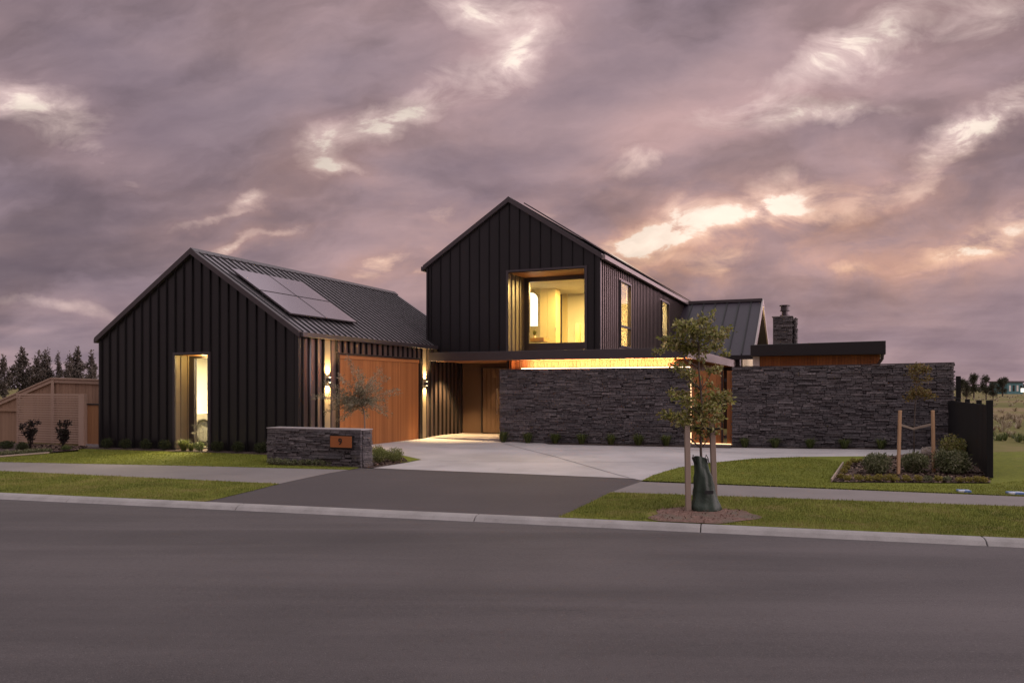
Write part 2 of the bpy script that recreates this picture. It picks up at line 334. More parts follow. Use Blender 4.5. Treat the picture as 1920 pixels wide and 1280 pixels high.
# ------------------------------------------------------------------ mesh helpers
class MB:
    def __init__(s): s.v = []; s.f = []
    def add(s, vs, fs):
        k = len(s.v); s.v += [tuple(p) for p in vs]; s.f += [tuple(i+k for i in f) for f in fs]; return s
    def box(s, x0, x1, y0, y1, z0, z1):
        x0, x1 = sorted((x0, x1)); y0, y1 = sorted((y0, y1)); z0, z1 = sorted((z0, z1))
        return s.add([(x0,y0,z0),(x1,y0,z0),(x1,y1,z0),(x0,y1,z0),(x0,y0,z1),(x1,y0,z1),(x1,y1,z1),(x0,y1,z1)],
              [(0,3,2,1),(4,5,6,7),(0,1,5,4),(1,2,6,5),(2,3,7,6),(3,0,4,7)])
    def hexa(s, p8): return s.add(p8, [(0,3,2,1),(4,5,6,7),(0,1,5,4),(1,2,6,5),(2,3,7,6),(3,0,4,7)])
    def prism(s, pts, y0, y1, ax='y'):      # polygon in (a,z) extruded along the other horizontal axis
        n = len(pts)
        mk = (lambda a_, z_, d_: (a_, d_, z_)) if ax == 'y' else (lambda a_, z_, d_: (d_, a_, z_))
        vs = [mk(p[0], p[1], y0) for p in pts] + [mk(p[0], p[1], y1) for p in pts]
        return s.add(vs, [tuple(range(n)), tuple(range(2*n-1, n-1, -1))] + [(i, i+n, (i+1) % n+n, (i+1) % n) for i in range(n)])
    def tube(s, pts, rads, n=6):
        pts = [Vector(p) for p in pts]; k = len(s.v); m = len(pts); ref = Vector((.3, .2, 1)).normalized()
        for i, p in enumerate(pts):
            d = (pts[min(i+1, m-1)]-pts[max(i-1, 0)]).normalized(); sx = d.cross(Vector((1, 0, 0)) if abs(d.x) < .8 else Vector((0, 1, 0))).normalized(); sy = d.cross(sx)
            for j in range(n):
                an = 2*math.pi*j/n; q = p+(sx*math.cos(an)+sy*math.sin(an))*rads[i]; s.v.append(tuple(q))
        for i in range(m-1):
            for j in range(n): s.f.append((k+i*n+j, k+i*n+(j+1) % n, k+(i+1)*n+(j+1) % n, k+(i+1)*n+j))
        s.f.append(tuple(k+j for j in range(n))[::-1]); s.f.append(tuple(k+(m-1)*n+j for j in range(n)))
        return s
    def np(s, V, Fq):                       # numpy quads/tris
        k = len(s.v); s.v += list(map(tuple, V.tolist())); s.f += [tuple(r) for r in (Fq+k).tolist()]; return s
    def build(s, name, m, parent=None, smooth=False, bevel=0):
        me = bpy.data.meshes.new(name); me.from_pydata(s.v, [], s.f)
        me.materials.append(MATS[m]); me.update()
        if smooth: me.polygons.foreach_set('use_smooth', [True]*len(me.polygons))
        o = bpy.data.objects.new(name, me); C.objects.link(o)
        if parent: o.parent = parent
        if bevel:
            b = o.modifiers.new('bevel', 'BEVEL'); b.width = bevel; b.segments = 2; b.limit_method = 'ANGLE'
        return o
def fix(o):
    bm = bmesh.new(); bm.from_mesh(o.data); bmesh.ops.recalc_face_normals(bm, faces=bm.faces); bm.to_mesh(o.data); bm.free(); return o
def tag(o, label=None, cat=None, group=None, kind=None):
    if label: o['label'] = label
    if cat: o['category'] = cat
    if group: o['group'] = group
    if kind: o['kind'] = kind
    return o
ORD = 'first second third fourth fifth sixth seventh eighth ninth tenth eleventh twelfth thirteenth fourteenth fifteenth sixteenth'.split()
def empty(name, loc, rz=0, parent=None):
    o = bpy.data.objects.new(name, None); C.objects.link(o); o.location = loc; o.rotation_euler = (0, 0, rz)
    o.empty_display_size = .2
    if parent: o.parent = parent
    return o
def copy_tree(o, parent=None):
    kids = list(o.children); c = o.copy(); C.objects.link(c); c.parent = parent
    for ch in kids: copy_tree(ch, c)
    return c

# ------------------------------------------------------------------ terrain
K0 = (-8.38, 12.92); KD = (.9638, -.2666); KN = (.2666, .9638)
def sm(a, b, x):
    t = min(1, max(0, (x-a)/(b-a))); return t*t*(3-2*t)
TW = [(-12, -.05), (-7, -.05), (-1, .02), (1.5, -.045), (4, -.065), (9.5, -.02), (11, 0), (16, .09), (20, .09)]
def pk(x, y): return (x-K0[0])*KN[0]+(y-K0[1])*KN[1], (x-K0[0])*KD[0]+(y-K0[1])*KD[1]
def PK(p, k): return (K0[0]+p*KN[0]+k*KD[0], K0[1]+p*KN[1]+k*KD[1])
def ground(x, y):
    p, k = pk(x, y)
    if p < .3: base = -.155
    else: base = -.155+.075*sm(.3, 4.5, p)+.08*sm(4.5, 9, p)
    u, v = UV(x, y); tw = TW[0][1] if u < TW[0][0] else TW[-1][1]
    for (a0, b0), (a1, b1) in zip(TW, TW[1:]):
        if a0 <= u <= a1: tw = b0+(b1-b0)*(u-a0)/(a1-a0)
    return base+tw*sm(3.5, 8.5, p)*(1-sm(22, 40, p))
def G(px, py):
    d = ((px-CX)/F, 1.0, (HY-py)/F); z = -.05
    for _ in range(30):
        t = (z-CAMZ)/d[2]; x, y = t*d[0], t; z = .5*z+.5*ground(x, y)
    return (x, y)
def sheet(name, poly, m, off, kind='structure', step=.6, conv=True):
    bm = bmesh.new(); vs = [bm.verts.new((x, y, 0)) for x, y in poly]; bm.faces.new(vs)
    bmesh.ops.triangulate(bm, faces=bm.faces[:])
    xs = [q[0] for q in poly]; ys = [q[1] for q in poly]
    for lo, hi, n in ((min(xs), max(xs), Vector((1, 0, 0))), (min(ys), max(ys), Vector((0, 1, 0)))):
        x = math.ceil(lo/step)*step
        while x < hi:
            bmesh.ops.bisect_plane(bm, geom=bm.verts[:]+bm.edges[:]+bm.faces[:], plane_co=n*x, plane_no=n, dist=1e-4); x += step
    for q in bm.verts: q.co.z = ground(q.co.x, q.co.y)+off
    bmesh.ops.recalc_face_normals(bm, faces=bm.faces)
    me = bpy.data.meshes.new(name); bm.to_mesh(me); bm.free()
    if me.polygons and me.polygons[0].normal.z < 0: me.flip_normals()
    me.materials.append(MATS[m]); o = bpy.data.objects.new(name, me); C.objects.link(o)
    if kind: o['kind'] = kind
    return o
# base ground: one sheet to the horizon
def base_ground():
    def axis(a, b, step, far):
        out = list(np.arange(a, b+.01, step)); g = step; x = b
        while x < far: g *= 1.5; x += g; out.append(x)
        g = step; x = a; left = []
        while x > -far: g *= 1.5; x -= g; left.append(x)
        return left[::-1]+out
    xs = axis(-24, 24, .6, 3500); ys = axis(3, 48, .6, 3500)
    mb = MB(); nx = len(xs)
    for y in ys:
        for x in xs:
            p, k = pk(x, y); z = ground(x, y)-.03
            if p < .35: z = -.35
            mb.v.append((x, y, z))
    for j in range(len(ys)-1):
        for i in range(nx-1): mb.f.append((j*nx+i, j*nx+i+1, (j+1)*nx+i+1, (j+1)*nx+i))
    return tag(mb.build('ground', 'field'), kind='structure')
base_ground()
# road with its camber
mb = MB(); ks = list(np.arange(-60, 61, 2.0)); ps = [0.0, -.5, -2, -4, -7, -10, -20]
for p in ps:
    for k in ks: x, y = PK(p, k); mb.v.append((x, y, -.22+.012*min(5, -p)))
for j in range(len(ps)-1):
    for i in range(len(ks)-1): n = len(ks); mb.f.append((j*n+i, (j+1)*n+i, (j+1)*n+i+1, j*n+i+1))
tag(mb.build('road', 'road_asphalt'), kind='structure')
# mountable kerb cast in lengths
mb = MB(); prof = [(0.0, -.219), (0.02, -.205), (.06, -.172), (.10, -.157), (.14, -.150), (.24, -.148), (.24, -.40), (0, -.40)]
KJ = [-60, -48, -36, -24, -18, -12.5, -6.8, -3.6]
k = -40.0; joints = [k]
gj = [pk(*G(x, y))[1] for x, y in ((97, 938), (420, 953), (876, 975), (1312, 999), (1872, 1024))]
joints = [gj[0]-9.6, gj[0]-4.8, *gj, gj[-1]+3.5, gj[-1]+8, gj[-1]+20]; joints = [joints[0]-20]+joints
for k0, k1 in zip(joints, joints[1:]):
    k1 -= .012; n = len(prof); vs = []
    for k in (k0, k1):
        for p, z in prof: x, y = PK(p, k); vs.append((x, y, z))
    mb.add(vs, [tuple(range(n)), tuple(range(2*n-1, n-1, -1))]+[(i, i+n, (i+1) % n+n, (i+1) % n) for i in range(n)])
o = fix(mb.build('kerb', 'kerb_concrete', bevel=.008)); tag(o, kind='structure')

def KP(px, py, p): # point on the given kerb offset in the pixel column of px,py
    k = pk(*G(px, py))[1]; return PK(p, k)
fb = lambda k: 3.9
PF0, PF1 = None, None
gp = [G(0, 883), G(523, 907), G(655, 880), G(0, 866), G(1145, 923), G(1195, 904), G(1920, 950), G(1920, 931)]
def ext(a_, b_, s):   # extend b->a direction beyond a
    return (a_[0]+(a_[0]-b_[0])*s, a_[1]+(a_[1]-b_[1])*s)
vl0, vl1 = KP(362, 945, .245), G(523, 907)
sheet('asphalt_driveway', [KP(362, 945, .245), G(523, 907), G(655, 880.5), G(674, 877), G(700, 877.5), G(940, 887), G(1186, 897), G(1210, 900), G(1145, 923), KP(1040, 975, .245)], 'drive_asphalt', .0)
sheet('footpath', [ext(G(0, 883), G(523, 907), 3), G(523, 907), G(655, 880.5), ext(G(0, 866), G(655, 880.5), 2)], 'concrete_path', .004)
sheet('footpath', [G(1145, 923), ext(G(1920, 950), G(1145, 923), 1.5), ext(G(1920, 931), G(1202, 903), 1.5), G(1202, 903)], 'concrete_path', .004)
vpL = [KP(-2500, 820, .245), KP(362, 945, .245), G(523, 907), ext(G(0, 883), G(523, 907), 3)]
vpL[0] = PK(.245, pk(*vpL[3])[1]-1)
sheet('verge_lawn', vpL, 'verge', .008)
kr = pk(*ext(G(1920, 950), G(1145, 923), 1.5))[1]
sheet('verge_lawn', [KP(1040, 975, .245), PK(.245, kr+1), ext(G(1920, 950), G(1145, 923), 1.5), G(1145, 923)], 'verge', .008)
# pale concrete forecourt and the path along the stone walls
def Wg(u, v): return W(u, v)
u13, _ = hit_v(1373, 6.5)
fc = [G(700, 877.5), G(940, 887), G(1186, 897), G(1204, 901), G(1222, 892), G(1246, 884), G(1275, 876), G(1330, 868), G(1410, 860), G(1500, 856.5), G(1600, 855.5), G(1700, 855), G(1760, 853), Wg(hit_v(1788, 6.5)[0], 6.3),
      Wg(hit_v(1372, 6.5)[0], 6.3), Wg(hit_v(1372, 6.5)[0], 8.2), Wg(9.8, 8.2), Wg(9.6, 6.3), Wg(4.2, 6.25), Wg(.5, 9.5), Wg(-.1, 9.5), Wg(-.1, 1.4), Wg(.6, 1.4), G(790, 862)]
FORE = fc
sheet('concrete_forecourt', fc, 'concrete_pale', .006)
lawnL = [ext(G(0, 866), G(655, 880.5), .25), G(655, 880.5), G(674, 877), Wg(3.0, -1.7), Wg(.3, -.6), Wg(-.2, -.35), Wg(-6.9, -.45), G(150, 846), G(0, 857), ext(G(0, 857), G(150, 846), .35)]
sheet('front_lawn', lawnL, 'lawn', .008)
lawnR = [G(1204, 901), G(1222, 892), G(1246, 884), G(1275, 876), G(1330, 868), G(1410, 860), G(1500, 856.5), G(1600, 855.5), G(1700, 855), G(1790, 850), (14.5, 19.0), (30, 15), ext(G(1920, 931), G(1202, 903), 1.5)]
sheet('front_lawn', lawnR, 'lawn', .008)
sheet('side_lawn', [W(17.2, 4.5), W(17.8, 9.5), W(40, 9.5), W(40, -4), W(19, -4)], 'lawn', .002)
# grass tongue beside the letterbox wall, garden beds
sheet('grass_strip', [G(745, 852), G(790, 862), G(760, 868), G(735, 866)], 'lawn', .016)
sheet('garden_bed', [G(697, 877), G(700, 877.5), G(768, 866.5), G(745, 852), W(2.4, .8), W(1.4, -1.5), W(3.0, -1.55)], 'mulch', .012)
sheet('garden_bed', [W(-7.0, -.45), W(-.1, -.4), W(.2, -.4), W(.2, 1.45), W(0, 1.45), W(0, .02), W(-7.0, .02)], 'mulch', .014)
bedR = [G(1558, 905), G(1590, 869), G(1700, 853), G(1790, 848), G(1856, 899), G(1856, 907)]
sheet('garden_bed', bedR, 'mulch', .022)
bedL = [ext(G(0, 857), G(150, 846), .5), G(0, 857), G(70, 849), G(140, 845), W(-7.1, .1), W(-14, .4)]
sheet('garden_bed', bedL, 'mulch', .022)
sheet('garden_bed', [G(506, 868), G(655, 872), G(655, 876), G(506, 872)], 'mulch', .02)
el = []
for i in range(40):
    an = 2*math.pi*i/40; rr = 1+.10*math.sin(3*an+1)+.07*math.sin(7*an); q_ = G(1315+100*rr*math.cos(an), 968+17*rr*math.sin(an)); pp_, kk_ = pk(*q_); el.append(PK(max(pp_, .25), kk_))
sheet('bare_dirt', el, 'bare_dirt', .016, step=.3)
sheet('garden_strip', [W(4.3, 6.0), W(9.55, 6.0), W(9.55, 6.5), W(4.3, 6.5)], 'mulch', .02)
u2a, u2b = hit_v(1375, 6.5)[0], hit_v(1700, 6.5)[0]
sheet('garden_strip', [W(u2a, 6.2), W(u2b, 6.2), W(u2b, 6.5), W(u2a, 6.5)], 'mulch', .02)
# forecourt control joints are saw cuts: thin dark grooves
def groove(px0, py0, px1, py1, name='saw_cut'):
    a_, b_ = Vector(G(px0, py0)), Vector(G(px1, py1)); d = (b_-a_).normalized(); n = Vector((-d.y, d.x))*.008
    o = sheet(name, [tuple(a_-n), tuple(b_-n), tuple(b_+n), tuple(a_+n)], 'stone_core', .010); return o
groove(720, 862, 1330, 868); groove(940, 830, 1180, 896); groove(800, 838, 1560, 850); groove(1180, 836, 1500, 856)
mbs = None
dc_ = G(1315, 968); DC = (dc_[0], dc_[1], .80, .62)
# lawn blades
def blades(name, poly, n, m, h=.035, wd=.006, label=None, off=.0):
    from mathutils.geometry import tessellate_polygon
    tris = tessellate_polygon([[Vector((x, y, 0)) for x, y in poly]]); P = np.array(poly)
    A = []; T = []
    for t in tris:
        a_, b_, c_ = P[t[0]], P[t[1]], P[t[2]]; A.append(abs(np.cross(b_-a_, c_-a_))/2); T.append((a_, b_, c_))
    A = np.array(A); T = np.array(T)
    # denser close to the viewer
    idx = rng.choice(len(A), n*3, p=A/A.sum()); r1 = np.sqrt(rng.random(n*3)); r2 = rng.random(n*3)
    q = (1-r1)[:, None]*T[idx, 0]+(r1*(1-r2))[:, None]*T[idx, 1]+(r1*r2)[:, None]*T[idx, 2]
    vis = np.abs(q[:, 0]/q[:, 1]) < .75; q = q[vis]
    q = q[((q[:, 0]-DC[0])/DC[2])**2+((q[:, 1]-DC[1])/DC[3])**2 > rng.uniform(.75, 1.15, len(q))]
    dist = np.hypot(q[:, 0], q[:, 1]); keep = rng.random(len(q)) < np.clip((10/dist)**1.3, .1, 1); q = q[keep][:n]
    q = q+rng.normal(size=q.shape)*.022
    z = np.array([ground(x, y) for x, y in q])+off; m_ = len(q)
    an = rng.random(m_)*np.pi; cl = .6+.8*rng.random(m_); hh = h*cl; ww = wd*(.7+.6*rng.random(m_))*np.clip(dist[keep][:n]/9, 1, 2.5)
    dxy = np.stack([np.cos(an), np.sin(an)], 1)*ww[:, None]; ln = (rng.random((m_, 2))-.5)*hh[:, None]*1.1
    V = np.empty((m_, 3, 3)); V[:, 0, :2] = q-dxy; V[:, 1, :2] = q+dxy; V[:, 2, :2] = q+ln
    V[:, 0, 2] = z-.01; V[:, 1, 2] = z-.01; V[:, 2, 2] = z+hh
    mb = MB(); mb.np(V.reshape(-1, 3), np.arange(m_*3).reshape(-1, 3)); o = mb.build(name, m); tag(o, label, 'grass', kind='stuff'); return o
def mid(a_, b_, f=.5): return (a_[0]*(1-f)+b_[0]*f, a_[1]*(1-f)+b_[1]*f)
blades('grass', [KP(-90, 926, .26), KP(362, 945, .26), G(521, 907.5), G(0, 883.4), ext(G(0, 883), G(523, 907), .25)], 26000, 'verge_blade', .035, .004, 'short patchy grass on the verge left of the asphalt driveway')
vr = [KP(1042, 974.5, .26), KP(1990, 1024, .26), G(1990, 953), G(1147, 923.5)]
blades('grass', vr, 42000, 'verge_blade', .035, .004, 'short patchy grass on the verge around the staked street tree')
blades('grass', [G(-60, 865), G(655, 880.5), G(674, 877), W(.3, -.6), W(-.2, -.4), W(-6.9, -.5), G(150, 846.5), G(0, 857)], 26000, 'grass_blade', .026, .005, 'mown green lawn in front of the black garage gable')
blades('grass', [G(1204, 901), G(1222, 892.5), G(1246, 884.5), G(1275, 876.5), G(1330, 868.5), G(1410, 860.5), G(1500, 857), G(1590, 868), G(1558, 905), G(1700, 909), G(1858, 909), G(1920, 900), G(1990, 934)], 26000, 'grass_blade', .026, .005, 'mown green lawn between the forecourt and the right footpath')

# bark chips lying on the beds
def chips(name, poly, n, m, label, size=.03):
    from mathutils.geometry import tessellate_polygon
    tris = tessellate_polygon([[Vector((x, y, 0)) for x, y in poly]]); P = np.array(poly)
    T = [(P[a_], P[b_], P[c_]) for a_, b_, c_ in tris]; A = np.array([abs(np.cross(b_-a_, c_-a_)) for a_, b_, c_ in T]); idx = rng.choice(len(T), n, p=A/A.sum())
    mb = MB()
    for i in idx:
        r1, r2 = math.sqrt(random.random()), random.random(); q = T[i][0]*(1-r1)+T[i][1]*r1*(1-r2)+T[i][2]*r1*r2
        an = random.random()*6.28; l = size*random.uniform(.5, 1.6); w2 = l*random.uniform(.25, .6); z = ground(q[0], q[1])+.02; t1, t2 = random.uniform(0, .02), random.uniform(0, .02)
        c_, s_ = math.cos(an), math.sin(an); mb.add([(q[0]-c_*l+s_*w2, q[1]-s_*l-c_*w2, z), (q[0]+c_*l+s_*w2, q[1]+s_*l-c_*w2, z+t1), (q[0]+c_*l-s_*w2, q[1]+s_*l+c_*w2, z+t1+t2), (q[0]-c_*l-s_*w2, q[1]-s_*l+c_*w2, z+t2)], [(0, 1, 2, 3)])
    return tag(mb.build(name, m), label, 'mulch', kind='stuff')
mat('bark_chip', leaff([(.03, .018, .014), (.07, .042, .032), (.13, .08, .06), (.20, .14, .11)], 0, .9))
chips('bark_mulch', bedR, 5200, 'bark_chip', 'dark bark mulch chips covering the right garden bed', .026)
chips('bark_mulch', [G(700, 876), G(766, 866.5), G(745, 853), G(705, 850)], 900, 'bark_chip', 'dark bark mulch around the round shrubs by the letterbox wall', .022)
chips('bark_mulch', [G(3, 856), G(70, 849), G(140, 845), W(-7.1, .05), W(-9.5, .05)], 1800, 'bark_chip', 'dark bark mulch in the left garden bed', .03)
mat('soil_crumb', leaff([(.09, .05, .04), (.17, .10, .08), (.26, .17, .14)], 0, .9))
chips('loose_soil', el, 260, 'soil_crumb', 'crumbs of soil and bark on the bare ring around the street tree', .010)

# ------------------------------------------------------------------ foliage generators
def leaves(mb, centers, radii, n, size, flat=.0, aspect=.55, shell=.35, up=.2, fine=None):
    centers = np.array(centers, float); radii = np.array(radii, float)
    if radii.ndim == 1: radii = np.repeat(radii[:, None], 3, 1)
    wgt = radii.prod(1); idx = rng.choice(len(centers), n, p=wgt/wgt.sum())
    d = rng.normal(size=(n, 3)); d /= np.linalg.norm(d, axis=1)[:, None]
    r = (shell+(1-shell)*rng.random(n)**.6)*(.75+.35*rng.random(n)); c = centers[idx]+d*r[:, None]*radii[idx]
    ax = rng.normal(size=(n, 3)); ax[:, 2] = ax[:, 2]*(1-flat)+up; ax /= np.linalg.norm(ax, axis=1)[:, None]
    b = np.cross(ax, rng.normal(size=(n, 3))); b /= np.linalg.norm(b, axis=1)[:, None]
    s = size*(.6+.8*rng.random(n)); L = ax*s[:, None]; B = b*(s*aspect/2)[:, None]; nrm = np.cross(ax, b)*(s*.12)[:, None]
    V = np.stack([c, c+L*.5+B+nrm, c+L, c+L*.5-B+nrm], 1)
    mb.np(V.reshape(-1, 3), np.arange(4*n).reshape(-1, 4)); return mb
def tuft(mb, x, y, z, r, h, n, wd=.008, droop=.5):
    for i in range(n):
        an = random.random()*6.283; rr = r*.25*random.random(); hh = h*random.uniform(.6, 1.05); out = r*random.uniform(.25, 1.0)
        p0 = Vector((x+rr*math.cos(an), y+rr*math.sin(an), z)); sx = Vector((-math.sin(an), math.cos(an), 0))*wd
        p1 = p0+Vector((math.cos(an)*out*.45, math.sin(an)*out*.45, hh*.75)); p2 = p0+Vector((math.cos(an)*out, math.sin(an)*out, hh*(1-droop*random.random()*out/r)))
        mb.add([p0-sx, p0+sx, p1+sx*.8, p1-sx*.8, p2], [(0, 1, 2, 3), (3, 2, 4)])
    return mb
def plant_tuft(name, x, y, r, h, m, label, group, n=150, cat='plant', wd=.008):
    z = ground(x, y); mb = MB(); tuft(mb, 0, 0, 0, r, h, n, wd); o = mb.build(name, m); o.location = (x, y, z)
    return tag(o, label, cat, group)

# ------------------------------------------------------------------ stonework
def stones(mb, L, z0, ztop, y=0, face=1, hmin=.026, hmax=.072, lmin=.09, lmax=.48, dep=.05):
    """ledge stones on the plane y along x from 0..L, protruding towards -y; coursing changes from bay to bay"""
    zmax = max(ztop(0), ztop(L)); xb = [0.0]
    while xb[-1] < L:
        xb.append(xb[-1]+random.uniform(.5, 1.3))
    xb[-1] = L; offs = [[0 if k in (0, len(xb)-1) else random.uniform(-.16, .16) for _ in range(60)] for k in range(len(xb))]
    edge = lambda k, z: xb[k]+offs[k][int(max(0, z-z0)/.11) % 60]
    for k in range(len(xb)-1):
        z = z0
        while z < zmax-.005:
            h = random.uniform(hmin, hmax); h = min(h, zmax-z) if zmax-z > hmin else zmax-z
            xs_, xe_ = max(0, edge(k, z+h/2)), min(L, edge(k+1, z+h/2)); x = xs_
            while x < xe_-.01:
                l = random.uniform(lmin, lmax)*(.6 if h < .04 else 1); x1 = xe_ if xe_-x-l < .06 else x+l
                two = random.random() < .16 and h > .055
                for a0, a1 in ([(z, z+h*.5), (z+h*.5, z+h)] if two else [(z, z+h)]):
                    t = ztop((x+x1)/2)
                    if a0 >= t-.004: continue
                    a1 = min(a1, t); d = random.uniform(0, .034)+(.022 if random.random() < .14 else 0)
                    g = .0035; j = lambda: random.uniform(-.005, .005)
                    xa, xc, za, zb = x+g, x1-g, a0+g, a1-g; tl = random.uniform(-.010, .010)
                    xm = xa+(xc-xa)*random.uniform(.35, .65); dm = d+random.uniform(-.004, .012); jz = j()*.6
                    P = [(xa, y-d-tl, za+j()), (xm, y-dm, za+j()*.7), (xc, y-d+tl, za+j()), (xa+.004, y-d-tl+.006, zb), (xm, y-dm+.006, zb+jz*.4), (xc-.004, y-d+tl+.006, zb),
                         (xa, y+dep, za), (xc, y+dep, za), (xa, y+dep, zb), (xc, y+dep, zb)]
                    mb.add(P, [(0, 1, 4, 3), (1, 2, 5, 4), (3, 4, 5, 9, 8), (6, 7, 2, 1, 0), (6, 0, 3, 8), (2, 7, 9, 5)])
                x = x1
            z += h
def stone_wall(name, u0, u1, v, thick, z0, zt0, zt1, label, ends=True, cap=True):
    x, y = W(u0, v); root = empty(name, (x, y, z0), HROT); L = u1-u0
    top = lambda s: (zt0+(zt1-zt0)*s/L)-z0
    m = MB(); stones(m, L, 0, top)
    back = MB(); stones(back, L, 0, top); m2 = MB(); m2.v = [(L-a_, thick-b_, c_) for a_, b_, c_ in back.v]; m2.f = back.f; m.add(m2.v, m2.f)
    for side in (0, 1):
        e_ = MB(); stones(e_, thick-.1, 0, (lambda s, q=side: top(L*q)))
        if side == 0: vs = [(b_, thick-.05-a_, c_) for a_, b_, c_ in e_.v]
        else: vs = [(L-b_, .05+a_, c_) for a_, b_, c_ in e_.v]
        m.add(vs, e_.f)
    st = fix(m.build('stonework', 'ledge_stone', root))
    c = MB(); z1, z2 = top(0)-.02, top(L)-.02
    c.hexa([(.03, .03, -.2), (L-.03, .03, -.2), (L-.03, thick-.03, -.2), (.03, thick-.03, -.2), (.03, .03, z1), (L-.03, .03, z2), (L-.03, thick-.03, z2), (.03, thick-.03, z1)])
    c.build('core', 'stone_core', root)
    k = MB(); z1 += .02; z2 += .02; o_ = .012
    k.hexa([(-o_, -o_, z1), (L+o_, -o_, z2), (L+o_, thick+o_, z2), (-o_, thick+o_, z1), (-o_, -o_, z1+.022), (L+o_, -o_, z2+.022), (L+o_, thick+o_, z2+.022), (-o_, thick+o_, z1+.022)])
    k.build('capping', cap if isinstance(cap, str) else 'trim_metal', root)
    tag(root, label, 'stone wall'); return root

VC = 6.5
uw0, tw0 = hit_v(937, VC); uw1, tw1 = hit_v(1290, VC)
ztw = zat(693.1, tw0)
stone_wall('stone_wall', uw0, uw1, VC, .40, -.12, ztw, ztw, 'dark stacked stone wall below the glowing canopy, left of the timber gate')
ug0, tg0 = hit_v(1373, VC); ug1, tg1 = hit_v(1788.5, VC)
stone_wall('stone_wall', ug0, ug1, VC, .40, -.10, zat(689.5, tg0), zat(680.5, tg1), 'long dark stacked stone wall right of the timber gate, ending at the black fence')
# ------------------------------------------------------------------ house
house = empty('house', (RX, RY, 0), HROT)
tag(house, 'black metal clad gabled house with lit windows, garage, canopy and stone chimney', 'house')
PIT = math.tan(R(33.1))
def hb(mb, name, m, parent=house, **k): return mb.build(name, m, parent, **k)

def front_gable(mb, sm_, u0, u1, v, z0, ze, openings, seam, ztop=None):
    """flat panels facing -v with standing seams; openings = (ua,ub,za,zb)"""
    um = (u0+u1)/2; top = lambda u: ze+(min(u-u0, u1-u))*PIT
    cuts = sorted({u0, u1, um, *[x for o in openings for x in o[:2]]})
    seams = [um+i*seam for i in range(-60, 61) if u0+.03 < um+i*seam < u1-.03]
    allc = sorted(set([*cuts, *seams]))
    for a_, b_ in zip(allc, allc[1:]):
        m_ = (a_+b_)/2; segs = [(z0, None)]
        for (oa, ob, za, zb) in openings:
            if oa-1e-6 <= a_ and b_ <= ob+1e-6: segs = ([(z0, za)] if za > z0+.01 else [])+[(zb, None)]
        for (s0, s1) in segs:
            za_, zb_ = (s1, s1) if s1 else (top(a_), top(b_))
            mb.add([(a_, v, s0), (b_, v, s0), (b_, v, zb_), (a_, v, za_)], [(0, 1, 2, 3)])
    for s in seams:
        segs = [(z0, top(s)-.02)]
        for (oa, ob, za, zb) in openings:
            if oa-.03 < s < ob+.03: segs = ([(z0, za)] if za > z0+.01 else [])+[(zb+.05, top(s)-.02)]
        for s0, s1 in segs: sm_.box(s-.011, s+.011, v-.038, v+.004, s0, s1)
def side_wall(mb, rb, u, v0, v1, z0, z1, openings, sp=.27, rw=.05, rd=.045, sgn=1, start=.12):
    """wall in the plane u facing +u (sgn=1); openings (va,vb,za,zb)"""
    cuts = sorted({v0, v1, *[x for o in openings for x in o[:2]]})
    for a_, b_ in zip(cuts, cuts[1:]):
        segs = [(z0, z1)]
        for (oa, ob, za, zb) in openings:
            if oa-1e-6 <= a_ and b_ <= ob+1e-6: segs = ([(z0, za)] if za > z0+.01 else [])+([(zb, z1)] if zb < z1-.01 else [])
        for s0, s1 in segs:
            f = (0, 1, 2, 3) if sgn > 0 else (3, 2, 1, 0)
            mb.add([(u, a_, s0), (u, b_, s0), (u, b_, s1), (u, a_, s1)], [f])
    s = v0+start
    while s < v1-.03:
        segs = [(z0, z1)]
        for (oa, ob, za, zb) in openings:
            if oa-.06 < s < ob+.06: segs = ([(z0, za-.06)] if za > z0+.1 else [])+([(zb+.06, z1)] if zb < z1-.08 else [])
        for s0, s1 in segs: rb.box(u-.004*sgn, u+rd*sgn, s-rw/2, s+rw/2, s0, s1)
        s += sp
def roof_slope(mb, rb, ue, ur, v0, v1, ze, zr, th=.07, sp=.28, rh=.035, rw=.035):
    """slab from eave (ue,ze) to ridge (ur,zr)"""
    n = Vector((-(zr-ze), 0, ur-ue)) if ur > ue else Vector((zr-ze, 0, ue-ur)); n.normalize()
    d = n*th
    pts = lambda v: [(ue, v, ze), (ur, v, zr), (ur, v, zr-th*1.2), (ue-0, v, ze-th*1.2)]
    a_, b_ = pts(v0), pts(v1); mb.add(a_+b_, [(0, 1, 2, 3), (7, 6, 5, 4), (0, 4, 5, 1), (1, 5, 6, 2), (2, 6, 7, 3), (3, 7, 4, 0)])
    s = v0+sp*.6
    while s < v1-.05:
        e0 = Vector((ue, s, ze)); r0 = Vector((ur, s, zr)); h = n*rh; w_ = Vector((0, rw/2, 0))
        rb.hexa([e0-w_, e0+w_, r0+w_, r0-w_, e0-w_*.6+h, e0+w_*.6+h, r0+w_*.6+h, r0-w_*.6+h]); s += sp

